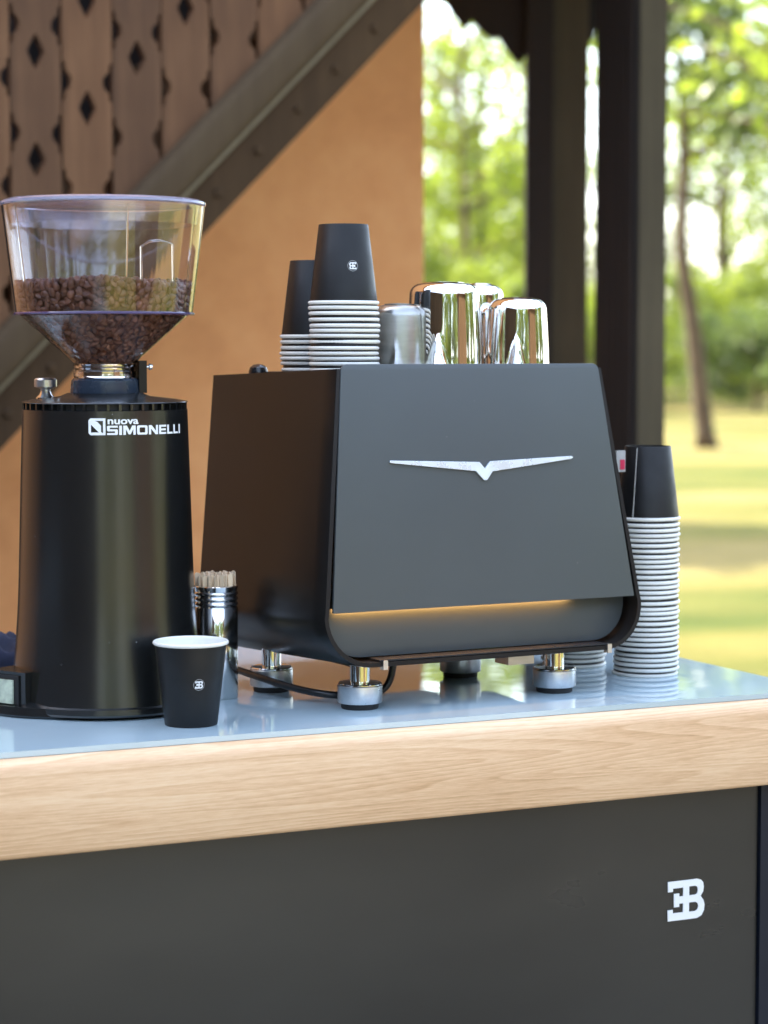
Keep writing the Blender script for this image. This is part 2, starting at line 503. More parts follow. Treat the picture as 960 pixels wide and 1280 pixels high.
pv = bpy.data.objects.new('bounce_pavement', None); COL.objects.link(pv); tag(pv, kind='structure')  # pale slabs added out of view to bounce light onto beech edge and wall
_bm = bmesh.new(); bmesh.ops.create_cube(_bm, size=1)
for v in _bm.verts: v.co = Vector((v.co.x * 0.594, v.co.y * 0.594, v.co.z * 0.06))
pm_ = None
for i in range(12):
    for j in range(14):
        loc = (-2.7 + i * 0.6, -3.2 + j * 0.6, 0.0 + 0.003 * ((i * 7 + j * 5) % 3) / 3)
        if pm_ is None:
            pm_ = obj('bounce_slab', _bm, M['bounce_paving'], pv, loc=loc, bevel=0.006).data
        else:
            link('bounce_slab', pm_, None, pv, loc=loc)

# ---- building: terracotta wall block
WY = 5.3
b = thing('house_wall', (0, WY, 0), 0, 'terracotta stucco house wall behind the staircase and coffee machine', 'wall')
bm = box(-9, 2.63, 0, 5.5, 0, 6.4)
obj('wall', bm, M['stucco'], b, smooth=False, bevel=0.02, seg=2)
bm = bmesh.new()
for s in (0,):
    vs = [bm.verts.new(p) for p in ((-9.5, -0.7, 6.45), (3.2, -0.7, 6.45), (3.2, 6.2, 6.45), (-9.5, 6.2, 6.45), (-9.5, 2.75, 8.4), (3.2, 2.75, 8.4))]
    for f in ((0, 1, 5, 4), (2, 3, 4, 5), (0, 4, 3), (1, 2, 5), (3, 2, 1, 0)): bm.faces.new([vs[i] for i in f])
obj('roof', bm, M['roof'], b, smooth=False)

# ---- staircase with cut-out boards (plane y = 4.5)
SY = 4.5
st = thing('staircase', (0, SY, 0), 0, 'dark wooden outdoor staircase with diagonal stringer and fretwork balustrade boards', 'staircase')
s0, s1 = (2.2427, 2.1157), (1.2763, 1.1501)
SL = (s0[1] - s1[1]) / (s0[0] - s1[0])
def zl(x): return s1[1] + SL * (x - s1[0])
x_lo, x_hi = 0.3, 3.6
def slanted(o0, o1, y0, y1):
    bm = bmesh.new()
    vs = []
    for y in (y0, y1):
        for x, o in ((x_lo, o0), (x_hi, o0), (x_hi, o1), (x_lo, o1)):
            vs.append(bm.verts.new((x, y, zl(x) + o)))
    for f in ((0, 1, 2, 3), (7, 6, 5, 4), (0, 4, 5, 1), (2, 6, 7, 3), (1, 5, 6, 2), (3, 7, 4, 0)): bm.faces.new([vs[i] for i in f])
    bmesh.ops.recalc_face_normals(bm, faces=bm.faces)
    return bm
# vertical offsets of the bands over the lower edge, from the photograph
RAIL0, RAIL1 = 0.118, 0.245
obj('stringer', slanted(0.0, RAIL0, -0.02, 0.05), M['stringer'], st, bevel=0.006)
obj('trim_strip', slanted(RAIL0 + 0.001, RAIL0 + 0.013, -0.03, 0.045), M['trim'], st, bevel=0.002)
obj('bottom_rail', slanted(RAIL0 + 0.014, RAIL1, -0.055, 0.05), M['rail'], st, bevel=0.022, seg=4)
obj('inner_stringer', slanted(-0.02, 0.30, 0.62, 0.68), M['stringer'], st)
pm = bmesh.new(); lathe([(0, -0.009), (0.008, -0.008), (0.011, 0.0), (0.011, 0.006)], 10, pm)
for v in pm.verts: v.co = Vector((v.co.x, v.co.z - 0.02, v.co.y))
me0 = None
for i, (x, z) in enumerate(((2.1044, 2.0744), (2.0138, 1.9912), (1.9262, 1.894), (1.8343, 1.8062), (1.7436, 1.7113), (1.652, 1.620), (1.561, 1.529), (1.470, 1.438), (1.379, 1.347), (1.288, 1.256), (2.195, 2.166), (2.286, 2.257))):
    z = zl(x) + 0.058
    if me0 is None:
        o = obj('tenon_peg', pm, M['stringer'], st, loc=(x, 0, z)); me0 = o.data
    else:
        link('tenon_peg', me0, None, st, loc=(x, 0, z))
tread = None
for k in range(14):
    x = 0.35 + k * 0.24
    if tread is None:
        tread = obj('tread', box(-0.01, 0.27, 0.055, 0.615, 0, 0.035), M['stringer'], st, loc=(x, 0, zl(x) + 0.31), bevel=0.004)
    else:
        link('tread', tread.data, None, st, loc=(x, 0, zl(x) + 0.31))
for k in range(14):
    x = 0.35 + k * 0.24
    if k == 0:
        rs = obj('riser', box(0.232, 0.25, 0.055, 0.615, 0.037, 0.250), M['stringer'], st, loc=(x, 0, zl(x) + 0.31))
    else:
        link('riser', rs.data, None, st, loc=(x, 0, zl(x) + 0.31))
# fretwork boards
def board_loops(w, zb0, zb1, H, holes, notches):
    # w width, bottom is slanted zb0 (left) .. zb1 (right), H top
    def side(sgn):
        pts = []
        x = sgn * w / 2
        z0 = zb0 if sgn < 0 else zb1
        pts.append((x, z0))
        for c in sorted(notches):
            if c - 0.04 > z0 + 0.01 and c + 0.04 < H:
                for dz, dx in ((-0.040, 0), (-0.034, 0.007), (-0.024, 0.005), (-0.019, 0.010), (-0.008, 0.019), (0.008, 0.019), (0.019, 0.010), (0.024, 0.005), (0.034, 0.007), (0.040, 0)):
                    pts.append((x - sgn * dx, c + dz))
        pts.append((x, H))
        return pts
    outer = side(-1) + list(reversed(side(1)))
    loops = [outer]
    for c in holes:
        if c - 0.05 > max(zb0, zb1) and c + 0.05 < H:
            lp = []
            for k in range(32):
                a = 2 * math.pi * k / 32
                # pointed four-lobed opening
                ca, sa = math.cos(a), math.sin(a)
                lp.append((0.019 * math.copysign(abs(ca) ** 1.7, ca), c + 0.036 * math.copysign(abs(sa) ** 2.0, sa)))
            loops.append(lp)
    return loops
BW = 0.1045
pitch = 0.1072
for k in range(-6, 14):
    xc = 1.4638 + k * pitch
    zb0, zb1 = zl(xc - BW / 2) + RAIL1 - 0.02, zl(xc + BW / 2) + RAIL1 - 0.02
    base = zl(xc) + RAIL1
    c0 = zl(xc) + 1.8398 - zl(1.4654) + 0.022 * 0
    holes = [c0 + j * 0.216 for j in range(-1, 5)]
    nts = [c0 + 0.108 + j * 0.216 - 0.055 for j in range(-2, 5)]
    top = zl(xc) + 1.25
    me = flat_mesh(board_loops(BW, zb0, zb1, top, holes, nts), 0.012)
    for v in me.vertices:
        x, y, z = v.co
        v.co = (x, z, y)
    me.flip_normals()
    o = link('board', me, M['board'], st, smooth=False, loc=(xc, 0.0 + 0.0015 * (k % 3), 0))
obj('handrail', slanted(1.25, 1.33, -0.04, 0.05), M['rail'], st, bevel=0.015)
# near-black planks stand in for the shade inside the stair, behind the boards
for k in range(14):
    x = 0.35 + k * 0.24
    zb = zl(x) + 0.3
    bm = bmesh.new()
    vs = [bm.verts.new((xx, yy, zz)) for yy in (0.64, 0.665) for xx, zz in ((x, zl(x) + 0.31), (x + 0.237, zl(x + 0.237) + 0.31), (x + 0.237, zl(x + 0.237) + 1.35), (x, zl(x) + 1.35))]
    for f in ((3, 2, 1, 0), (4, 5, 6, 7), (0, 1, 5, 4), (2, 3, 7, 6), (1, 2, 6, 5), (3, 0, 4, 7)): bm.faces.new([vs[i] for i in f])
    obj('shade_plank', bm, M['post_dark'], st, smooth=False)

# ---- porch posts with brackets and a beam
def post(name, loc, rot, w, d, h, label, flutes):
    t = thing(name, loc, rot, label, 'post', 'timber posts of the porch')
    obj('shaft', box(-w / 2, w / 2, -d / 2, d / 2, 0, h), M['post_grey'], t, bevel=0.008)
    bm = bmesh.new()
    n = 6
    for k in range(n):
        y = -d / 2 + 0.012 + (d - 0.024) * (k + 0.5) / n
        box(-w / 2 - 0.014, -w / 2 - 0.001, y - 0.0085, y + 0.0085, 0.02, h - 0.02, bm)
    obj('fluted_board', bm, M['post_dark'], t, bevel=0.004)
    box_bm = box(-w / 2 - 0.006, -w / 2 - 0.0005, -d / 2 + 0.004, d / 2 - 0.004, 0.01, h - 0.01)
    obj('backing_board', box_bm, M['post_dark'], t)
    return t
p2 = post('porch_post', (2.962, 4.826, 0), -YAW + R(36), 0.088, 0.158, 2.75, 'black fluted timber post, the nearer and wider of the two', True)
p1 = thing('porch_post', (3.232, 5.677, 0), -YAW, 'thinner dark brown timber post between the metal jugs and the fluted post', 'post', 'timber posts of the porch')
obj('shaft', box(-0.083, -0.010, -0.05, 0.05, 0, 2.75), M['post_dark'], p1, bevel=0.006)
obj('side_board', box(-0.009, 0.090, -0.04, 0.05, 0, 2.75), M['post_grey'], p1, bevel=0.006)
# brackets
def bracket_mesh(L, Hh, sgn):
    # curved scalloped knee brace; local x away from the post, y up; top at 0
    pts = [(0, 0), (L, 0), (L, -0.05)]
    n = 6
    for k in range(n):
        t0 = k / n
        for q in range(6):
            t = (k + q / 6) / n
            x = L * (1 - t); y = -0.05 - (Hh - 0.05) * t ** 0.75
            bulge = (0.045 if k % 2 else 0.022) * math.sin(math.pi * q / 6)
            pts.append((x - bulge * 0.3, y - bulge))
    pts.append((0, -Hh))
    me = flat_mesh([[(p[0] * sgn, p[1]) for p in pts], [(sgn * (0.14 * L + 0.022 * math.cos(a)), -0.30 * Hh + 0.022 * math.sin(a)) for a in [2 * math.pi * i / 14 for i in range(14)]]], 0.018)
    for v in me.vertices:
        x, y, z = v.co; v.co = (x, z, y)
    return me
obj_b = link('bracket', bracket_mesh(0.46, 0.42, -1), M['post_dark'], p1, smooth=False, loc=(-0.084, 0, 2.60))
link('bracket', bracket_mesh(0.22, 0.36, 1), M['post_dark'], p1, smooth=False, loc=(0.092, 0, 2.60))
bmr = thing('porch_roof', (0, 0, 0), 0, 'wooden porch beam and boarded roof carried by the two dark posts', 'roof')
mt = Matrix.Translation((3.2, 5.55, 0)) @ Matrix.Rotation(-YAW, 4, 'Z')
obj('beam', box(-0.75, 1.6, 0.06, 0.18, 2.60, 2.74, mtx=mt), M['post_dark'], bmr, bevel=0.01)
obj('beam', box(-0.75, 1.6, -0.85, -0.70, 2.755, 2.90, mtx=mt), M['post_dark'], bmr, bevel=0.01)
for k in range(10):
    obj('roof_board', box(-0.85 + k * 0.26, -0.85 + k * 0.26 + 0.255, -1.1, 0.5, 2.905, 2.93, mtx=mt), M['post_dark'], bmr, smooth=False)

# ---- dark sheds added out of view to darken the reflections in grinder and metal
def shed(x0, x1, y0, y1, h, label):
    t = thing('added_shed', (0, 0, 0), 0, label, 'shed')
    obj('wall', box(x0 + 0.03, x1 - 0.03, y0 + 0.03, y1 - 0.03, 0, h - 0.01), M['post_dark'], t, smooth=False)
    bm = bmesh.new()
    nx = int((x1 - x0) / 0.2); ny = int((y1 - y0) / 0.2)
    for k in range(nx):
        for yy in ((y0, y0 + 0.025), (y1 - 0.025, y1)): box(x0 + k * 0.2, x0 + k * 0.2 + 0.19, yy[0], yy[1], 0, h - 0.02, bm)
    for k in range(ny):
        for xx in ((x0 - 0.003, x0 + 0.022), (x1 - 0.022, x1 + 0.003)): box(xx[0], xx[1], y0 + 0.03 + k * 0.2, y0 + 0.03 + k * 0.2 + 0.19, 0, h - 0.02, bm)
    o = obj('cladding', bm, M['stringer'], t, smooth=False); o['kind'] = 'stuff'
    obj('roof', box(x0 - 0.3, x1 + 0.3, y0 - 0.3, y1 + 0.3, h, h + 0.14), M['roof'], t, bevel=0.02)
shed(-4.6, -2.6, -3.6, 4.3, 2.9, 'long unseen timber shed left of the cart, added to darken reflections')
shed(3.4, 7.0, -5.5, -3.2, 2.8, 'small timber shed behind the camera, added to darken metal reflections')

# ---- trees
def tree_meshes(seed, H, spread, nleaf, leaf, trunk_r, lean=(0, 0), low=0.25, clumps=60):
    rnd = random.Random(seed)
    bt = bmesh.new()
    pts = []
    for k in range(9):
        t = k / 8
        pts.append(Vector((lean[0] * math.sin(t * 2.2) + 0.03 * H * (rnd.random() - .5) * t, lean[1] * t + 0.03 * H * (rnd.random() - .5) * t, H * 0.85 * t)))
    path = smooth_path(pts, 3)
    tube(path, [trunk_r * (1.25 if i == 0 else 1.0) * (1 - 0.85 * i / len(path)) for i in range(len(path))], 9, bt)
    tips = []
    for k in range(16):
        t = low + (0.95 - low) * (k + rnd.random()) / 16
        p = path[int(t * (len(path) - 1))]
        a = rnd.random() * 6.283
        L = spread * (1.05 - 0.55 * t) * (0.6 + 0.5 * rnd.random())
        d = Vector((math.cos(a), math.sin(a), 0.15 + 0.5 * rnd.random()))
        q = [p, p + d * L * 0.4 + Vector((0, 0, 0.05 * L)), p + d * L * 0.75 + Vector((0, 0, 0.02 * L)), p + d * L + Vector((0, 0, -0.1 * L))]
        tube(smooth_path(q, 3), [trunk_r * 0.35 * (1 - 0.08 * i) for i in range(10)], 5, bt)
        for s in range(3):
            f = 0.45 + 0.25 * s
            tips.append(p + d * L * f + Vector((rnd.gauss(0, .2), rnd.gauss(0, .2), rnd.gauss(0, .15))) * spread * 0.5)
        tips.append(q[-1])
    verts, faces = [], []
    cl = [(rnd.choice(tips) + Vector((rnd.gauss(0, 1), rnd.gauss(0, 1), rnd.gauss(0, .7))) * 0.12 * spread, spread * (0.10 + 0.16 * rnd.random())) for _ in range(clumps)]
    for k in range(nleaf):
        c, r = cl[int(rnd.random() ** 1.2 * len(cl))]
        v = Vector((rnd.gauss(0, .55), rnd.gauss(0, .55), rnd.gauss(0, .38))) * r + c
        if v.z < 0.1: continue
        s = leaf * (0.6 + 0.8 * rnd.random())
        n = Vector((rnd.gauss(0, 1), rnd.gauss(0, 1), rnd.gauss(0.4, 1))).normalized()
        u = n.orthogonal().normalized()
        u.rotate(Matrix.Rotation(rnd.random() * 6.28, 3, n))
        w = n.cross(u)
        i = len(verts)
        verts += [v - u * s * .5, v + w * s * .28 + n * s * .05, v + u * s * .5, v - w * s * .28 + n * s * .05]
        faces.append((i, i + 1, i + 2, i + 3))
    me = bpy.data.meshes.new('crown'); me.from_pydata([tuple(v) for v in verts], [], faces)
    mt_ = bpy.data.meshes.new('trunk'); bt.to_mesh(mt_); bt.free()
    return mt_, me
VAR = []
def variant(seed, H, spread, n, leaf, tr, mat, **kw):
    a, c = tree_meshes(seed, H, spread, n, leaf, tr, **kw)
    a.materials.append(M['trunk']); c.materials.append(mat)
    a.shade_smooth()
    VAR.append((a, c))
variant(1, 9.5, 3.4, 4500, 0.20, 0.20, M['leaf_bright'], low=0.30, clumps=90)
variant(2, 7.0, 3.2, 9000, 0.18, 0.16, M['leaf_bright'], low=0.12, clumps=80)
variant(3, 11.0, 3.8, 3600, 0.20, 0.24, M['leaf_dark'], low=0.42, clumps=60)
variant(4, 3.2, 2.2, 8000, 0.14, 0.07, M['leaf_bright'], low=0.05, clumps=70)
variant(5, 8.5, 2.6, 4200, 0.16, 0.135, M['leaf_dark'], low=0.55, clumps=36, lean=(-0.45, 0))
variant(6, 3.0, 2.4, 9000, 0.15, 0.07, M['leaf_dark'], low=0.05, clumps=70)
variant(7, 8.5, 3.6, 14000, 0.24, 0.2, M['leaf_dark'], low=0.10, clumps=120)
variant(8, 12.0, 4.4, 1500, 0.26, 0.14, M['leaf_bright'], low=0.45, clumps=80)
variant(9, 9.0, 2.5, 9000, 0.24, 0.18, M['leaf_dark'], low=0.62, clumps=70)
ZH = math.pi / 2 - YAW
def gpos(px, d):
    a = ZH - math.atan((px - 480) / FPX)
    return (math.cos(a) * d, math.sin(a) * d, 0)
def tree(vi, loc, rz, s, label, name='park_tree', cat='tree', group='trees and bushes in the park behind'):
    t = thing(name, loc, rz, label, cat, group)
    t.scale = (s, s, s * (0.95 + 0.1 * random.random()))
    link('trunk', VAR[vi][0], None, t, smooth=False)
    link('crown', VAR[vi][1], None, t, smooth=False)
    return t
tree(4, gpos(884, 30.8), R(-20), 1.0, 'slender bare trunked tree standing on the grass right of the cup stack')
tree(7, gpos(1015, 23), R(160), 0.75, 'nearer tree whose branch dips into the upper right corner')
far = [(1, 512, 55, 0.9, 'bushy'), (3, 560, 44, 0.8, 'low round bright green'), (3, 618, 50, 1.0, 'broad bright green'), (1, 640, 66, 0.85, 'loose yellow green'), (0, 575, 72, 0.9, 'thin tall'), (0, 665, 80, 0.8, 'slight pale'),
       (3, 722, 48, 0.9, 'small bright'), (0, 745, 70, 0.8, 'tall airy'), (3, 872, 55, 1.1, 'bright leafy'), (5, 945, 50, 0.8, 'dark green round'), (3, 918, 62, 1.3, 'wide yellow green'), (0, 905, 70, 1.15, 'tall sparse'),
       (1, 965, 70, 0.6, 'rounded yellow green'), (5, 850, 78, 1.1, 'low dusky'), (5, 560, 78, 1.0, 'deep green hedge like'), (5, 640, 80, 1.1, 'shadowy low'), (2, 1050, 45, 0.9, 'tall open branched'), (0, 600, 62, 1.15, 'tall open'), (0, 548, 85, 1.1, 'high thin leaved'), (7, 578, 58, 1.1, 'wispy high crowned'), (7, 900, 62, 1.15, 'wispy pale'), (7, 655, 75, 1.2, 'wispy far'), (7, 1000, 42, 1.1, 'airy high')]
for i, (v, px, d, s, look) in enumerate(far):
    side = 'left of posts' if px < 670 else ('between the two posts' if px < 840 else 'right of fluted post')
    sh = v in (3, 5)
    dist = 'at the far edge of the park' if d > 62 else 'across the grass'
    tree(v, gpos(px, d), i * 1.7, s, '%s %s %s, %s' % (look, 'shrub' if sh else 'tree', dist, side), 'shrub' if sh else 'park_tree', 'shrub' if sh else 'tree')
# small tree beyond the house corner whose shade crosses the grass
tree(8, (5.4, 18.7, 0), 1.0, 1.0, 'tall tree hidden beyond the house corner, shading the grass')
# park on the viewer's side, which the polished metal and the glass reflect
for i, (v, az, d, s) in enumerate([((1, 6, 0, 6)[q % 4], 196 + 7.6 * q, (17, 24, 20, 28)[q % 4], (1.0, 1.1, 0.95, 1.2)[q % 4]) for q in range(22)]):
    a = R(az)
    tree(v, (math.cos(a) * d, math.sin(a) * d, 0), i * 2.1, s, 'park tree on the near side, seen only mirrored in the metal jugs', group='park trees mirrored in the metal')

# ================================================================== COUNTER
ct = thing('coffee_cart', (0, 0, 0), 0, 'black coffee cart with a thick beech front edge and pale glass top', 'counter')
def beam_mesh():
    bm = bmesh.new()
    prof = []
    y0, y1, z0, z1, r = 2.176, 2.96, 0.8445, ZT - 0.0065, 0.015
    for k in range(7):
        a = math.pi / 2 * k / 6
        prof.append((y0 + r - r * math.sin(a), z1 - r + r * math.cos(a)))
    prof += [(y0, z0 + 0.004), (y0 + 0.004, z0), (y1, z0), (y1, z1)]
    A = [bm.verts.new((-1.2, y, z)) for y, z in prof]
    B = [bm.verts.new((1.622, y, z)) for y, z in prof]
    n = len(prof)
    for k in range(n):
        bm.faces.new((A[k], B[k], B[(k + 1) % n], A[(k + 1) % n]))
    bm.faces.new(list(reversed(A))); bm.faces.new(B)
    bmesh.ops.recalc_face_normals(bm, faces=bm.faces)
    return bm
obj('worktop', beam_mesh(), M['wood'], ct, sharp=50)
obj('glass_sheet', box(-1.18, 1.613, 2.193, 2.95, ZT - 0.006, ZT), M['glass_top'], ct, bevel=0.0012)
obj('front_panel', box(-1.15, 1.5335, 2.205, 2.225, 0.03, 0.844), M['cart'], ct, smooth=False, bevel=0.001)
obj('corner_post', box(1.535, 1.60, 2.200, 2.26, 0.0, 0.844), M['cart_post'], ct, bevel=0.002)
obj('side_panel', box(1.575, 1.598, 2.265, 2.93, 0.03, 0.844), M['cart'], ct, smooth=False)
obj('back_panel', box(-1.15, 1.57, 2.91, 2.93, 0.03, 0.844), M['cart'], ct, smooth=False)
me = flat_mesh([[(x * 0.0462, y * 0.0462) for x, y in lp] for lp in EB], 0.0006)
for v in me.vertices:
    x, y, z = v.co; v.co = (x, -z, y)
o = link('monogram', me, M['print_white'], ct, smooth=False, loc=(1.4096, 2.2042, 0.6905))
o['label'] = 'white EB monogram on the black front panel'

# ================================================================== CUPS
CUP_H, CR0, CR1 = 0.0905, 0.0280, 0.0385
def cup_meshes():
    # upright; sleeve = black outer wall with recessed foot, rim = rolled lip and white liner
    sl = lathe([(0.0, 0.0075), (CR0 - 0.0022, 0.0075), (CR0 - 0.0020, 0.0), (CR0 - 0.0002, 0.0), (CR0 + 0.0003, 0.0008), (CR1, CUP_H - 0.0042)], 56)
    rm = lathe([(0.0, 0.0086), (CR0 - 0.0026, 0.0086), (CR1 - 0.0010, CUP_H - 0.0030), (CR1 - 0.0002, CUP_H - 0.0008), (CR1 + 0.0006, CUP_H), (CR1 + 0.0016, CUP_H - 0.0006),
                (CR1 + 0.0021, CUP_H - 0.0018), (CR1 + 0.0019, CUP_H - 0.0031), (CR1 + 0.0010, CUP_H - 0.0040), (CR1 - 0.0002, CUP_H - 0.0042)], 56)
    out = []
    for bm, nme, mt_ in ((sl, 'sleeve', 'cup'), (rm, 'rim', 'cup_rim')):
        bmesh.ops.recalc_face_normals(bm, faces=bm.faces)
        me = bpy.data.meshes.new(nme); bm.to_mesh(me); bm.free()
        me.materials.append(M[mt_]); me.shade_smooth(); me.set_sharp_from_angle(angle=R(50))
        out.append(me)
    seam = bmesh.new()
    s = [seam.verts.new((r * math.cos(a), r * math.sin(a), z)) for (r, z) in ((CR0 + 0.0006, 0.002), (CR1 + 0.0002, CUP_H - 0.005)) for a in (-0.012, 0.012)]
    seam.faces.new((s[0], s[1], s[3], s[2]))
    me = bpy.data.meshes.new('seam'); seam.to_mesh(me); seam.free(); me.materials.append(M['cup_rim'])
    out.append(me)
    return out
SLEEVE, RIM, SEAM = cup_meshes()
def cone_wrap(phi0, z0, sc, dr):
    def fn(co):
        z = z0 + co.y * sc
        r = CR0 + (CR1 - CR0) * z / CUP_H + dr + co.z
        a = phi0 + co.x * sc / r
        return Vector((r * math.cos(a), r * math.sin(a), z))
    return fn
def cup(loc, rz, inverted, label, group=None, logo=None, seam=False):
    c = thing('paper_cup', loc, rz, label, 'cup', group)
    if inverted:
        c.rotation_euler = (math.pi, 0, rz)
    link('sleeve', SLEEVE, None, c, smooth=False)
    link('rim', RIM, None, c, smooth=False)
    if seam:
        link('seam', SEAM, None, c, smooth=False)
    if logo is not None:
        phi, z, s = logo
        disc = flat_mesh([[(math.cos(2 * math.pi * k / 28) * 0.0057, math.sin(2 * math.pi * k / 28) * 0.0057) for k in range(28)]], 0.00005)
        remap(disc, cone_wrap(phi, z, 1, 0.0003), 2)
        link('badge', disc, M['print_dark'], c, smooth=False)
        ring = flat_mesh([[(math.cos(2 * math.pi * k / 28) * r_, math.sin(2 * math.pi * k / 28) * r_) for k in range(28)] for r_ in (0.0061, 0.0057)], 0.00005)
        remap(ring, cone_wrap(phi, z, 1, 0.0004), 1)
        link('badge_ring', ring, M['label_grey'], c, smooth=False)
        lg = flat_mesh([[((x - 0.54) * 0.0078, (y - 0.5) * 0.0078) for x, y in lp] for lp in EB], 0.00005)
        remap(lg, cone_wrap(phi, z, 1, 0.0006), 2)
        link('monogram', lg, M['print_white'], c, smooth=False)
    return c
rnd = random.Random(3)
# cup in front of the grinder (upright)
cup((0.8519, 2.2759, ZT), 0, False, 'upright black paper cup with small EB badge, alone in front of the grinder', logo=(R(-112) + 0.28, 0.047, 1))
STEP = 0.00637
def stack(x, y, z0, n, top_label, rest_label, group, logo=None, seam=False, wob=0.0006, topseam=0.0):
    for k in range(n):
        last = k == n - 1
        zz = z0 + CUP_H + k * STEP + 0.0005 * math.sin(k * 1.3) + rnd.gauss(0, 0.00018)
        dx, dy = rnd.gauss(0, wob), rnd.gauss(0, wob)
        lab = top_label if last else '%s %s' % (('second third fourth fifth sixth seventh eighth ninth tenth eleventh twelfth thirteenth fourteenth fifteenth sixteenth seventeenth eighteenth nineteenth twentieth twenty-first twenty-second twenty-third twenty-fourth twenty-fifth twenty-sixth twenty-seventh twenty-eighth twenty-ninth thirtieth thirty-first').split()[n - 2 - k] if k else 'lowest', rest_label)
        c = cup((x + dx, y + dy, zz), topseam if last else rnd.random() * 6.28, True, lab, group, logo if last else None, seam and last)
DECK = 1.325
# an inverted cup is turned over about x: its angle phi ends up at -phi in world space
stack(1.0765, 2.3734, DECK, 13, 'topmost inverted black paper cup with EB badge, tall stack on machine', 'white rimmed cup from the top of the taller stack on the machine', 'cups of the taller stack on the machine', logo=(R(112) - 0.27, 0.0475, 1))
stack(1.0782, 2.4614, DECK, 7, 'topmost plain black cup of the shorter stack on the machine', 'white rimmed cup from the top of the shorter stack on the machine', 'cups of the shorter stack on the machine')
stack(1.494, 2.391, ZT, 31, 'topmost black paper cup of the high stack right of the machine', 'white rimmed cup from the top of the high stack right of machine', 'cups of the high stack right of the machine', seam=True, wob=0.0006, topseam=R(-88) - YAW - 0.62)
stack(1.455, 2.500, ZT, 9, 'top cup of the low stack hidden behind the coffee machine', 'white rimmed cup of the low stack between machine foot and high stack', 'cups of the low stack behind the machine')

# ================================================================== COFFEE MACHINE
MR = math.atan(0.054)
mc = thing('coffee_machine', (1.214, 2.270, ZT), MR, 'charcoal and black espresso machine with silver winged V emblem on its back', 'coffee machine')
def lean(w): return 0.045 * (w - 0.05) / 0.333
def outline(th):
    # left half of the section from the top down to the middle of the bottom (u, w); th = inset
    pts = [(0.1755 - th, 0.379)]
    pts.append((0.2085 - th, 0.112))
    cx, cw, r = 0.2095 - 0.055, 0.1055, 0.0555
    for k in range(0, 11):
        a = math.pi / 2 * k / 10
        pts.append((cx + (r - th) * math.cos(a), cw - (r - th) * math.sin(a)))
    L = [(-u, w) for u, w in pts]
    Rr = [(u, w) for u, w in reversed(pts)]
    return L + Rr
def shell_mesh():
    bm = bmesh.new()
    D = 0.302
    def ring(th, t):
        vs = []
        for u, w in outline(th):
            v0 = lean(w)
            vb = D + 0.035 * (w - 0.05) / 0.333
            v = v0 + (vb - v0) * t
            uu = u * (1 + 0.060 * (v - v0) / max(0.12, abs(u)) * (0.25 + 0.75 * min(1, abs(u) / 0.17)))
            ww = w - 0.010 * t
            vs.append(bm.verts.new((uu, v, ww)))
        return vs
    ts = [0, 0.004, 0.1, 0.3, 0.5, 0.7, 0.9, 1.0]
    outer = [ring(0.0004 if t == 0 else 0.0, t) for t in ts]
    inner = [ring(0.0052 if t == 0 else 0.0056, t) for t in ts]
    n = len(outer[0])
    for rs, flip in ((outer, False), (inner, True)):
        for A, B in zip(rs, rs[1:]):
            for k in range(n - 1):
                f = (A[k], B[k], B[k + 1], A[k + 1])
                bm.faces.new(f if not flip else tuple(reversed(f)))
    for A, B in ((outer[0], inner[0]), (inner[-1], outer[-1])):
        for k in range(n - 1):
            bm.faces.new((A[k], A[k + 1], B[k + 1], B[k]))
    for k in (0, n - 1):
        for i in range(len(ts) - 1):
            bm.faces.new((outer[i][k], outer[i + 1][k], inner[i + 1][k], inner[i][k]))
    bmesh.ops.recalc_face_normals(bm, faces=bm.faces)
    return bm
obj('shell', shell_mesh(), M['shell'], mc, sharp=40)
def slab(poly, v_front, thick, leaned=True):
    """poly in (u, w); front face at v_front (+ lean), thickness backwards"""
    bm = bmesh.new()
    fr = [bm.verts.new((u, v_front + (lean(w) if leaned else 0), w)) for u, w in poly]
    bk = [bm.verts.new((u, v_front + thick + (lean(w) if leaned else 0), w)) for u, w in poly]
    n = len(poly)
    bm.faces.new(fr); bm.faces.new(list(reversed(bk)))
    for k in range(n): bm.faces.new((fr[k], bk[k], bk[(k + 1) % n], fr[(k + 1) % n]))
    bmesh.ops.recalc_face_normals(bm, faces=bm.faces)
    return bm
def arc(cx, cw, r, a0, a1, n=6):
    return [(cx + r * math.cos(a0 + (a1 - a0) * k / n), cw + r * math.sin(a0 + (a1 - a0) * k / n)) for k in range(n + 1)]
up = [(-0.1993, 0.1115), (0.1993, 0.1108)] + arc(0.1625, 0.3755, 0.0085, R(5), R(90)) + arc(-0.1625, 0.3755, 0.0085, R(90), R(175))
obj('upper_panel', slab(up, -0.0015, 0.004), M['panel'], mc, bevel=0.0008)
low = [(-0.2018, 0.135)] + [(-u, w) for u, w in arc(0.1545, 0.1055, 0.0472, 0, -math.pi / 2, 8)] + list(reversed(arc(0.1545, 0.1055, 0.0472, 0, -math.pi / 2, 8))) + [(0.2018, 0.135)]
obj('lower_panel', slab(low, 0.026, 0.004), M['panel'], mc, bevel=0.0005)
obj('led_strip', slab([(-0.186, 0.1118), (0.125, 0.1118), (0.125, 0.1142), (-0.186, 0.1142)], 0.0195, 0.0035), M['led'], mc, smooth=False)
obj('led_holder', slab([(-0.192, 0.1145), (0.192, 0.1145), (0.188, 0.135), (-0.188, 0.135)], 0.0028, 0.019), M['shell'], mc, smooth=False)
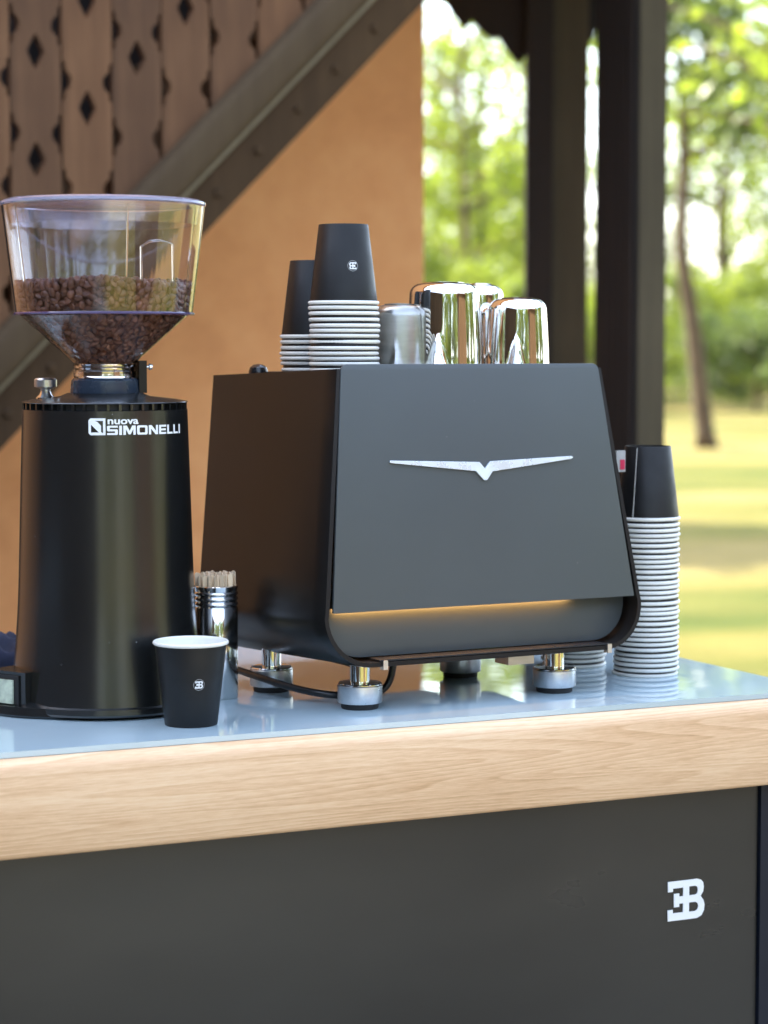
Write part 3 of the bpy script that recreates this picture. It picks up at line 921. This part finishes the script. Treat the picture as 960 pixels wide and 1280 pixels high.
# cup deck, rear (barista side) panel, interior
obj('cup_deck', box(-0.166, 0.166, 0.052, 0.285, 0.367, 0.374), M['shell'], mc, bevel=0.001)
obj('barista_panel', box(-0.163, 0.163, 0.290, 0.296, 0.06, 0.355), M['chrome'], mc, bevel=0.001)
obj('inner_box', box(-0.160, 0.160, 0.06, 0.245, 0.062, 0.366), M['shell'], mc, smooth=False)
# barista-side group head and tray
obj('drip_tray', box(-0.15, 0.15, 0.298, 0.42, 0.052, 0.095), M['shell'], mc, bevel=0.006)
obj('group_head', lathe([(0, 0.30), (0.034, 0.30), (0.038, 0.29), (0.038, 0.245), (0.03, 0.235), (0, 0.235)], 32, c=(0.0, 0.34)), M['chrome'], mc)
# emblem
EMB = [(-0.1175, 0.2765), (-0.0026, 0.2723), (0.0044, 0.2645), (0.0121, 0.2727), (0.1223, 0.2763), (0.1244, 0.2752), (0.122, 0.2736), (0.0140, 0.2618), (0.0060, 0.2522), (0.0022, 0.2522), (-0.0076, 0.2627), (-0.1180, 0.2745)]
me = flat_mesh([EMB], 0.0012, 0.0003)
for v in me.vertices:
    x, y, z = v.co; v.co = (x, -0.0035 + lean(y) - z, y)
me.flip_normals()
o = link('winged_emblem', me, M['emblem'], mc, smooth=False)
# chrome clips on the bottom lip
for u in (-0.139, 0.159):
    obj('clip', box(u - 0.0028, u + 0.0028, -0.0025, 0.006, 0.0468, 0.0572), M['knurl'], mc, bevel=0.0006)
obj('lip_strip', box(-0.145, 0.158, 0.001, 0.024, 0.0562, 0.0576), M['rubber'], mc, smooth=False)
# side knob that peeks over the left rear top edge
obj('top_knob', lathe([(0, 0.383), (0.006, 0.382), (0.010, 0.379), (0.0115, 0.374), (0.0115, 0.366)], 24, c=(-0.168, 0.262)), M['plastic_black'], mc)
# small grey and red tag on the right flank
obj('side_arm', box(0.188, 0.2400, 0.102, 0.107, 0.262, 0.267), M['shell'], mc, smooth=False)
tg = obj('side_tag', box(0.2350, 0.2480, 0.098, 0.1015, 0.2515, 0.2775), M['label_grey'], mc, bevel=0.001)
obj('red_mark', box(0.2400, 0.2465, 0.0970, 0.0978, 0.2545, 0.2665), M['label_red'], tg, smooth=False)
# feet
def foot(u, v):
    f = obj('foot', lathe([(0, 0.0072), (0.0245, 0.0072), (0.0252, 0.0085), (0.0252, 0.0265), (0.0238, 0.028), (0.013, 0.0292), (0, 0.0292)], 40), M['knurl'], mc, loc=(u, v, -0.0005), sharp=30)
    obj('stem', lathe([(0.0113, 0.0285), (0.0113, 0.0515)], 32), M['chrome'], f)
    obj('washer', lathe([(0.0113, 0.0300), (0.0238, 0.0294), (0.0246, 0.0284), (0.0246, 0.0276)], 40), M['chrome'], f)
    obj('rubber_pad', lathe([(0, 0.0006), (0.0205, 0.0006), (0.0212, 0.002), (0.0212, 0.0080)], 40), M['rubber'], f)
for u, v in ((-0.1506, 0.037), (0.1077, 0.037), (-0.182, 0.200), (0.073, 0.196)):
    foot(u, v)
obj('chassis', box(-0.15, 0.15, 0.05, 0.25, 0.043, 0.049), M['shell'], mc, bevel=0.001)
obj('drain_cup', lathe([(0, 0.028), (0.019, 0.028), (0.020, 0.030), (0.020, 0.048)], 32, c=(0.03, 0.19)), M['brushed'], mc)
obj('valve_block', box(0.040, 0.075, 0.03, 0.06, 0.036, 0.0485), M['brushed'], mc, bevel=0.001)

# cable
CABLE = [(0.985, 2.62, 0.006), (0.988, 2.56, 0.020), (0.9900, 2.5250, 0.023), (0.9930, 2.4950, 0.0219), (0.9990, 2.4420, 0.0196), (1.0140, 2.3870, 0.0147), (1.0322, 2.3450, 0.0118), (1.0592, 2.3340, 0.0091), (1.0896, 2.3415, 0.0064), (1.1137, 2.3498, 0.0101), (1.1246, 2.3513, 0.0221), (1.130, 2.352, 0.046)]
cp = smooth_path([(x, y, ZT + z) for x, y, z in CABLE], 8)
tag(obj('power_cable', tube(cp, 0.0042, 12), M['cable']), 'black power cable curving over the glass to the machine foot', 'cable')

# ================================================================== MILK JUGS (upside down on the deck)
def jug(loc, rz, r, h, mat, label, spout_h=0.045, spout_amp=0.014, flare=0.0):
    t = thing('milk_jug', loc, rz, label, 'milk jug', 'steel milk jugs upside down on the machine')
    n = 96
    prof_o = [(r + 0.0012, 0.0), (r + 0.0018, 0.0012), (r + 0.0006, 0.0028)]
    for k in range(1, 9):
        z = 0.0028 + (h - 0.016) * k / 8
        prof_o.append((r - 0.0035 * (k / 8) ** 1.5 + flare * math.sin(math.pi * k / 8), z))
    rt = r - 0.0035
    for k in range(1, 8):
        a = math.pi / 2 * k / 7
        prof_o.append((rt - 0.014 + 0.014 * math.cos(a), h - 0.0132 + 0.0132 * math.sin(a)))
    prof_o += [(rt * 0.55, h + 0.0012), (0.0, h + 0.0022)]
    bm = lathe(prof_o, n)
    bmesh.ops.recalc_face_normals(bm, faces=bm.faces)
    for v in bm.verts:
        if v.co.z < spout_h:
            a = math.atan2(v.co.y, v.co.x)
            q = 1 - v.co.z / spout_h
            wdt = 0.05 + 0.25 * q ** 0.8
            g = max(0.0, 1 - abs(a) / wdt)
            g = g * g * (3 - 2 * g)
            k = spout_amp * q ** 0.9 * g
            rr = math.hypot(v.co.x, v.co.y)
            if rr > 1e-5:
                v.co.x *= (rr + k) / rr; v.co.y *= (rr + k) / rr
    bmesh.ops.subdivide_edges(bm, edges=[e for e in bm.edges if max(e.verts[0].co.z, e.verts[1].co.z) < spout_h * 1.2 and abs(e.verts[0].co.z - e.verts[1].co.z) > 0.002], cuts=1)
    obj('body', bm, mat, t, sharp=60)
    hp = smooth_path([(-r + 0.002, 0, h * 0.82), (-r - 0.018, 0, h * 0.84), (-r - 0.032, 0, h * 0.70), (-r - 0.030, 0, h * 0.42), (-r - 0.012, 0, h * 0.22), (-r + 0.002, 0, h * 0.20)], 5)
    hb = bmesh.new()
    tube(hp, 0.0045, 10, hb)
    for v in hb.verts: v.co.y *= 1.7
    obj('handle', hb, mat, t)
    return t
FACE = R(64.6 + 180)
jug((1.158, 2.400, DECK), FACE - 0.10, 0.0335, 0.077, M['brushed'], 'smallest dull brushed steel jug, just right of the tall cup stack', 0.030, 0.012)
jug((1.215, 2.394, DECK), FACE - 0.22, 0.0445, 0.1025, M['steel'], 'largest shiny steel jug upside down, mirroring the cups beside it', 0.042)
jug((1.303, 2.480, DECK), FACE + 2.6, 0.036, 0.104, M['steel'], 'shiny steel jug standing half hidden behind the two front jugs', 0.03)
jug((1.311, 2.391, DECK), FACE - 0.10, 0.0380, 0.0855, M['steel'], 'rightmost shiny steel jug upside down on the machine', 0.040, 0.018)

# ================================================================== STIRRER JAR
jr = thing('stirrer_jar', (0.9456, 2.443, ZT), 0, 'ribbed neck stainless steel jar standing behind the upright paper cup', 'jar')
JR = 0.0252
pf = [(0, 0.0), (JR - 0.001, 0.0), (JR, 0.001), (JR, 0.104)]
for z in (0.108, 0.114, 0.120):
    pf += [(JR - 0.0012, z - 0.0022), (JR + 0.0004, z), (JR + 0.0004, z + 0.0015), (JR - 0.0010, z + 0.003)]
pf += [(JR, 0.1265), (JR + 0.0006, 0.1290), (JR - 0.0006, 0.1298), (JR - 0.0016, 0.1270), (JR - 0.0016, 0.01), (0, 0.01)]
bm = lathe(pf, 64); bmesh.ops.recalc_face_normals(bm, faces=bm.faces)
obj('body', bm, M['steel_jar'], jr, sharp=50)
sme = None
rj = random.Random(5)
k = 0
pts_j = []
while len(pts_j) < 130 and k < 12000:
    k += 1
    a, rr = rj.random() * 6.283, math.sqrt(rj.random()) * (JR - 0.0036)
    p = (rr * math.cos(a), rr * math.sin(a))
    if all((p[0] - q[0]) ** 2 + (p[1] - q[1]) ** 2 > 0.0034 ** 2 for q in pts_j): pts_j.append(p)
bm = bmesh.new()
me_s = None
for i, p in enumerate(pts_j):
    ztop = 0.1405 + rj.gauss(0, 0.0013)
    if me_s is None:
        sb = bmesh.new()
        poly = [(-0.0027, 0), (0.0027, 0)] + arc(0, 0.1375, 0.0027, 0, math.pi, 6)
        fr = [sb.verts.new((x, -0.0008, z)) for x, z in poly]; bk = [sb.verts.new((x, 0.0008, z)) for x, z in poly]
        n = len(poly); sb.faces.new(fr); sb.faces.new(list(reversed(bk)))
        for q in range(n): sb.faces.new((fr[q], bk[q], bk[(q + 1) % n], fr[(q + 1) % n]))
        bmesh.ops.recalc_face_normals(sb, faces=sb.faces)
        me_s = bpy.data.meshes.new('wooden_stirrer'); sb.to_mesh(me_s); sb.free(); me_s.materials.append(M['stick'])
    # all sticks share one mesh and one label: nothing tells them apart
    s = link('wooden_stirrer', me_s, None, None, smooth=False, loc=(0.9456 + p[0], 2.443 + p[1], ZT + 0.0030 + ztop - 0.1405))
    s.rotation_euler = (rj.gauss(0, 0.006), rj.gauss(0, 0.006), rj.random() * 3.14)
    tag(s, 'thin wooden coffee stirrer standing in the steel jar, one of the bundle', 'stirrer', 'wooden stirrers in the steel jar')

# ================================================================== GRINDER
GX, GY = 0.8114, 2.4348
gr = thing('coffee_grinder', (GX, GY, ZT), 0, 'tall black electric coffee grinder with a clear hopper full of beans', 'coffee grinder')
def body_r(z):
    # half width by height
    t = z / 0.340
    return 0.1015 - 0.0100 * t ** 1.1 + 0.009 * max(0, (0.15 - z) / 0.15) ** 2
prof = [(0.0, 0.0035)]
prof += [(body_r(0) + 0.001, 0.0035), (body_r(0) + 0.0025, 0.006), (body_r(0) + 0.0022, 0.012), (body_r(0.015) - 0.0002, 0.0135)]
for k in range(1, 25): prof.append((body_r(0.0135 + 0.3205 * k / 24), 0.0135 + 0.3205 * k / 24))
prof += [(body_r(0.334) - 0.003, 0.3348), (0, 0.3348)]
bm = lathe(prof, 96)
obj('body', bm, M['body_black'], gr, sharp=30)
obj('rubber_base', lathe([(0, 0.0), (0.098, 0.0), (0.099, 0.003), (0, 0.0031)], 64), M['rubber'], gr)
# vent ring under the lid
rb = body_r(0.334)
obj('vent_core', lathe([(rb - 0.007, 0.3345), (rb - 0.007, 0.342)], 80), M['rubber'], gr)
bm = bmesh.new()
for k in range(44):
    a0 = 2 * math.pi * k / 44; da = 2 * math.pi / 44 * 0.11
    for_z = (0.3346, 0.3412)
    vs = []
    for z in for_z:
        for a in (a0 - da, a0 + da):
            for r_ in (rb - 0.0072, rb - 0.0006):
                vs.append(bm.verts.new((r_ * math.cos(a), r_ * math.sin(a), z)))
    for f in ((0, 1, 3, 2), (4, 6, 7, 5), (0, 4, 5, 1), (2, 3, 7, 6), (0, 2, 6, 4), (1, 5, 7, 3)): bm.faces.new([vs[i] for i in f])
obj('vent_ribs', bm, M['body_black'], gr, smooth=False)
obj('lid', lathe([(0, 0.3412), (rb - 0.0004, 0.3412), (rb + 0.0004, 0.3420), (rb, 0.3428), (rb - 0.012, 0.3452), (0.05, 0.3485), (0.042, 0.352), (0, 0.352)], 96), M['body_black'], gr, sharp=25)
# thumb knob, left of the lid
kn = obj('thumb_knob', lathe([(0.0055, 0.0), (0.0055, 0.012), (0.009, 0.0135), (0.0125, 0.015), (0.0128, 0.0225), (0.011, 0.0245), (0, 0.025)], 32), M['knurl'], gr, loc=(-0.0605, 0.026, 0.344))
obj('knob_spindle', lathe([(0.011, 0.0), (0.011, 0.003), (0.0075, 0.006), (0.0055, 0.010)], 24), M['chrome'], kn)
# switch housing at lower left, facing the viewer
ad = R(-128)
hx, hy = math.cos(ad), math.sin(ad)
sw = Matrix.Translation((-0.0955, -0.0045, 0)) @ Matrix.Rotation(R(-150) + math.pi / 2, 4, 'Z')
def g_at(x, y, z): return Vector((x, y, z))
swo = obj('switch_housing', box(-0.027, 0.027, -0.030, 0.045, 0.004, 0.049), M['body_black'], gr, bevel=0.005, seg=3)
swo.matrix_local = sw
obj('bezel', box(-0.0185, 0.0185, -0.0325, -0.0305, 0.010, 0.045), M['rubber'], swo, bevel=0.0008)
rk = obj('rocker', box(-0.0125, 0.0125, -0.0355, -0.033, 0.0145, 0.0405), M['switch'], swo, bevel=0.001)
# plinth skirt reaching out at the left and back
obj('base_skirt', lathe([(0, 0.0), (0.1175, 0.0), (0.1205, 0.003), (0.1195, 0.012), (0.108, 0.016), (0, 0.016)], 64, c=(-0.030, 0.035), sx=0.95), M['body_black'], gr)
# lettering wrapped on the body
PHI = R(251.6)
def gwrap(u0, z0, sc, dr):
    def fn(co):
        z = z0 + co.y * sc
        r = body_r(z) + dr + co.z
        a = PHI + (u0 + co.x * sc) / r
        return Vector((r * math.cos(a), r * math.sin(a), z))
    return fn
def u_of(px): return body_r(0.32) * math.asin((px - 131.5) / 1113 / body_r(0.32))
ZL = 0.3085
def rrect(x0, x1, y0, y1, r):
    out = []
    for cx, cy, a in ((x1 - r, y1 - r, 0), (x0 + r, y1 - r, 90), (x0 + r, y0 + r, 180), (x1 - r, y0 + r, 270)):
        out += arc(cx, cy, r, R(a), R(a + 90), 3)
    return out
GL = {'S': (1.0, [[(0.08, 1), (1, 1), (1, .79), (.26, .79), (.26, .61), (.92, .61), (1, .53), (1, .08), (.92, 0), (0, 0), (0, .21), (.74, .21), (.74, .39), (.08, .39), (0, .47), (0, .92)]]),
      'I': (0.26, [[(0, 0), (.26, 0), (.26, 1), (0, 1)]]),
      'M': (1.2, [[(0, 0), (0, 1), (.34, 1), (.6, .42), (.86, 1), (1.2, 1), (1.2, 0), (.96, 0), (.96, .62), (.7, .05), (.5, .05), (.24, .62), (.24, 0)]]),
      'O': (1.1, [rrect(0, 1.1, 0, 1, .16), rrect(.26, .84, .22, .78, .08)]),
      'N': (1.05, [[(0, 0), (0, 1), (.32, 1), (.80, .38), (.80, 1), (1.05, 1), (1.05, 0), (.74, 0), (.25, .62), (.25, 0)]]),
      'E': (.92, [[(0, 0), (0, 1), (.92, 1), (.92, .79), (.25, .79), (.25, .6), (.87, .6), (.87, .4), (.25, .4), (.25, .21), (.92, .21), (.92, 0)]]),
      'L': (.80, [[(0, 0), (0, 1), (.25, 1), (.25, .21), (.80, .21), (.80, 0)]])}
tot = sum(GL[c][0] for c in 'SIMONELLI') + 0.13 * 8
kx = (u_of(222) - u_of(133.5)) / tot
cx = 0.0
loops = []
for c in 'SIMONELLI':
    w_, lps = GL[c]
    for lp in lps: loops.append([((cx + x) * kx, y * 0.0100) for x, y in lp])
    cx += w_ + 0.13
link('lettering', remap(flat_mesh(loops, 0.0), gwrap(u_of(133.5), ZL, 1, 0.0005), 1), M['print_white'], gr, smooth=False)
me = text_mesh('nuova', 0.0105, offset=0.0003)
w_ = max(v.co.x for v in me.vertices)
for v in me.vertices:
    v.co.x *= (u_of(171) - u_of(133.5)) / w_
link('lettering', remap(me, gwrap(u_of(133.8), ZL + 0.0118, 1, 0.0005), 1), M['print_white'], gr, smooth=False)
S = 0.0182
sq = [(0, 0.12), (0.0, 0.88), (0.12, 1), (1, 1), (1, 0.0), (0.12, 0.0)]
h1 = [(0.17, 0.17), (0.17, 0.72), (0.72, 0.17)]
h2 = [(0.30, 0.84), (0.84, 0.84), (0.84, 0.30)]
h3 = []
lg = flat_mesh([[(x * S, y * S) for x, y in sq], [(x * S, y * S) for x, y in ((0.15, 0.0 + 0.16), (0.15, 0.62), (0.62, 0.16))], [(x * S, y * S) for x, y in ((0.36, 0.85), (0.86, 0.85), (0.86, 0.14), (0.80, 0.14), (0.74, 0.20), (0.74, 0.56), (0.52, 0.80))], ], 0.0)
link('logo_square', remap(lg, gwrap(u_of(111.5), ZL - 0.0002, 1, 0.0005), 1), M['print_white'], gr, smooth=False)

# hopper
obj('collar', lathe([(0.0375, 0.350), (0.0385, 0.352), (0.0370, 0.366), (0.0345, 0.3685), (0, 0.3685)], 64), M['collar'], gr)
hz = 0.3685
# neck ring, clear
nk = obj('hopper_neck', lathe([(0.034, 0.369), (0.0345, 0.3705), (0.0345, 0.376), (0.0325, 0.377), (0.0325, 0.380), (0.0345, 0.381), (0.0350, 0.384), (0.0320, 0.3845), (0.030, 0.380), (0.030, 0.371)], 64, close=True), M['clear_smoke'], gr)
obj('neck_band', lathe([(0.0290, 0.3685), (0.0290, 0.3845)], 48), M['chrome'], nk)
z_b = 0.4415     # band height
HT = 0.5640
RT, RB2 = 0.1125, 0.0985
th = 0.0022
cone = lathe([(0.0335, 0.385), (0.0930, z_b - 0.004), (0.0930 - th * 1.2, z_b - 0.002), (0.0335 - th, 0.3862)], 96, close=True)
bmesh.ops.recalc_face_normals(cone, faces=cone.faces)
obj('hopper_cone', cone, M['clear_smoke'], gr, sharp=30)
up_ = lathe([(RB2, z_b), (RT, HT - 0.006), (RT - th, HT - 0.006), (RB2 - th, z_b + 0.0006)], 96, close=True)
bmesh.ops.recalc_face_normals(up_, faces=up_.faces)
obj('hopper_wall', up_, M['clear'], gr, sharp=30)
bnd = lathe([(0.0935, z_b - 0.0030), (0.1000, z_b - 0.0030), (0.1008, z_b - 0.0015), (0.1000, z_b - 0.0003), (0.0935, z_b - 0.0003)], 96, close=True)
bmesh.ops.recalc_face_normals(bnd, faces=bnd.faces)
obj('hopper_band', bnd, M['violet_band'], gr, sharp=40)
# lid: slightly domed with an outer violet edge and an inner skirt
ld = lathe([(0, HT + 0.0042), (0.06, HT + 0.0036), (RT - 0.004, HT + 0.0012), (RT + 0.0008, HT - 0.0012), (RT + 0.0014, HT - 0.0038), (RT + 0.0002, HT - 0.0052), (RT - 0.003, HT - 0.0036), (0.06, HT + 0.0014), (0, HT + 0.002)], 96)
bmesh.ops.recalc_face_normals(ld, faces=ld.faces)
obj('hopper_lid', ld, M['clear_violet'], gr, sharp=40)
sk = lathe([(RT - 0.0055, HT - 0.0045), (RT - 0.0090, HT - 0.0260), (RT - 0.0106, HT - 0.0260), (RT - 0.0071, HT - 0.0045)], 96, close=True)
bmesh.ops.recalc_face_normals(sk, faces=sk.faces)
obj('lid_skirt', sk, M['clear'], gr, sharp=40)
# moulded vertical ribs on the wall and the shutter frame inside
for a in (R(251.6) - 1.02, R(251.6) + 0.24, R(251.6) + 1.12):
    r0, r1 = RB2 - th - 0.0008, RT - th - 0.0008
    obj('moulded_rib', tube([(r0 * math.cos(a), r0 * math.sin(a), z_b + 0.002), (r1 * math.cos(a), r1 * math.sin(a), HT - 0.008)], 0.0011, 8), M['clear'], gr)
sf = bmesh.new()
a0, a1 = R(251.6) + 0.46, R(251.6) + 0.98
rr = 0.0895
pp = [(rr * math.cos(a), rr * math.sin(a)) for a in (a0, (a0 + a1) / 2, a1)]
tube([(*pp[0], z_b + 0.004), (*pp[0], z_b + 0.070), ((pp[0][0] + pp[1][0]) / 2, (pp[0][1] + pp[1][1]) / 2, z_b + 0.076), (*pp[1], z_b + 0.077), (*pp[2], z_b + 0.074), (*pp[2], z_b + 0.004)], 0.0014, 8, sf)
obj('shutter_frame', sf, M['clear'], gr)
# latch at the right of the neck
lt = obj('latch', box(0.0335, 0.0425, -0.020, 0.000, 0.352, 0.388), M['plastic_black'], gr, bevel=0.002)
lt.rotation_euler = (0, 0, 0)
obj('latch_screw', tube([(0.0425, -0.012, 0.381), (0.047, -0.013, 0.381), (0.0475, -0.013, 0.381), (0.051, -0.0135, 0.381)], [0.002, 0.002, 0.0038, 0.003], 14), M['chrome'], lt)

# beans
def bean_mesh():
    bm = bmesh.new()
    bmesh.ops.create_uvsphere(bm, u_segments=10, v_segments=7, radius=1)
    for v in bm.verts:
        x, y, z = v.co.z, v.co.x, v.co.y     # poles along the length
        flat = 0.62 if z < 0 else 1.0
        groove = 0.42 * math.exp(-(y / 0.26) ** 2) if z < 0 else 0
        v.co = Vector((x * 0.0056, y * 0.0041, z * 0.0030 * flat + groove * 0.0022))
    me = bpy.data.meshes.new('bean'); bm.to_mesh(me); bm.free()
    me.shade_smooth(); me.materials.append(M['bean'])
    return me
BM_ = bean_mesh()
beans = thing('coffee_beans', (GX, GY, ZT), 0, 'roasted brown coffee beans filling the clear grinder hopper', 'coffee beans')
FILL = z_b + 0.028
def r_in(z):
    if z > z_b: return RB2 + (RT - RB2) * (z - z_b) / (HT - z_b) - th - 0.0036
    return max(0.02, 0.0335 + (0.0930 - 0.0335) * (z - 0.385) / (z_b - 0.004 - 0.385) - th * 1.2 - 0.0042)
rb_ = random.Random(11)
cand = []
grid = {}
def ok(p, dmin):
    g = (int(p.x // 0.01), int(p.y // 0.01), int(p.z // 0.01))
    for i in (-1, 0, 1):
        for j in (-1, 0, 1):
            for k_ in (-1, 0, 1):
                for q in grid.get((g[0] + i, g[1] + j, g[2] + k_), ()):
                    if (q - p).length < dmin: return False
    grid.setdefault(g, []).append(p)
    return True
for layer, dmin in ((0.0, 0.0064), (0.0048, 0.0064)):
    grid.clear()
    for it in range(26000):
        a = rb_.random() * 6.2832
        z = 0.389 + rb_.random() * (FILL - 0.389)
        if rb_.random() > (r_in(z) / 0.1): continue
        if z_b - 0.0045 < z < z_b + 0.003: continue
        r = r_in(z) - layer - rb_.random() * 0.0012
        p = Vector((r * math.cos(a), r * math.sin(a), z + 0.003 * math.sin(a * 3 + 1) * (z > z_b)))
        if ok(p, dmin): cand.append((p, a, z, layer))
grid.clear()
for it in range(6000):
    a = rb_.random() * 6.2832
    r = math.sqrt(rb_.random()) * 0.097
    p = Vector((r * math.cos(a), r * math.sin(a), FILL + 0.002 + 0.003 * math.sin(a * 3 + 1) + 0.0015 * rb_.random()))
    if ok(p, 0.0068): cand.append((p, a, p.z, 0.02))
view = Vector((math.cos(PHI), math.sin(PHI), 0))
cand.sort(key=lambda c: -(c[0].dot(view)) + c[3] * 12)
def bean_matrix(p, a, layer):
    out = Vector((math.cos(a), math.sin(a), 0.0 if p.z > z_b else -0.6)).normalized()
    n = out if rb_.random() < 0.75 else -out
    n = (n + Vector((rb_.gauss(0, .3), rb_.gauss(0, .3), rb_.gauss(0, .3)))).normalized()
    t = n.orthogonal().normalized(); t.rotate(Matrix.Rotation(rb_.random() * 6.28, 3, n))
    b_ = n.cross(t)
    s = 0.88 + 0.28 * rb_.random()
    m = Matrix(((t.x, b_.x, n.x), (t.y, b_.y, n.y), (t.z, b_.z, n.z))).to_4x4()
    return Matrix.Translation(p) @ m @ Matrix.Scale(s, 4)
for p, a, z, layer in cand[:300]:
    o = bpy.data.objects.new('bean', BM_); COL.objects.link(o); o.parent = beans
    o.matrix_local = bean_matrix(p, a, layer)
vs, fs = [], []
bv = [v.co.copy() for v in BM_.vertices]; bf = [tuple(f.vertices) for f in BM_.polygons]
for p, a, z, layer in cand[300:]:
    m = bean_matrix(p, a, layer); i0 = len(vs)
    vs += [tuple(m @ v) for v in bv]; fs += [tuple(i0 + q for q in f) for f in bf]
# solid dark heart of the heap
core = lathe([(0, 0.386), (0.020, 0.386)] + [(r_in(z) - 0.0085, z) for z in (0.40, 0.42, 0.436, z_b + 0.004, FILL - 0.004)] + [(0, FILL - 0.003)], 48)
core.verts.ensure_lookup_table(); i0 = len(vs); core.verts.index_update()
vs += [tuple(v.co) for v in core.verts]; fs += [tuple(i0 + v.index for v in f.verts) for f in core.faces]
core.free()
me = bpy.data.meshes.new('bean_pile'); me.from_pydata(vs, [], fs); me.shade_smooth()
o = link('bean_pile', me, M['bean'], beans, smooth=False)
o['kind'] = 'stuff'

# ================================================================== NAVY CLOTH
bm = bmesh.new()
n = 26
G = [[bm.verts.new((0.115 * (i / n - .5) * (1 + 0.2 * noise.noise(Vector((j * .2, 1, 0)))), 0.10 * (j / n - .5),
      0.052 * (max(0, 1 - (2 * i / n - 1) ** 4) * max(0, 1 - (2 * j / n - 1) ** 4)) ** 0.5 * (0.86 + 0.35 * noise.noise(Vector((i * .22, j * .22, 2)))) + 0.002)) for j in range(n + 1)] for i in range(n + 1)]
for i in range(n):
    for j in range(n): bm.faces.new((G[i][j], G[i + 1][j], G[i + 1][j + 1], G[i][j + 1]))
cl = obj('folded_cloth', bm, M['cloth'], None, loc=(0.752, 2.705, ZT), sharp=80)
so = cl.modifiers.new('thick', 'SOLIDIFY'); so.thickness = 0.003
tag(cl, 'bunched navy blue cloth lying on the glass left of the grinder', 'cloth')
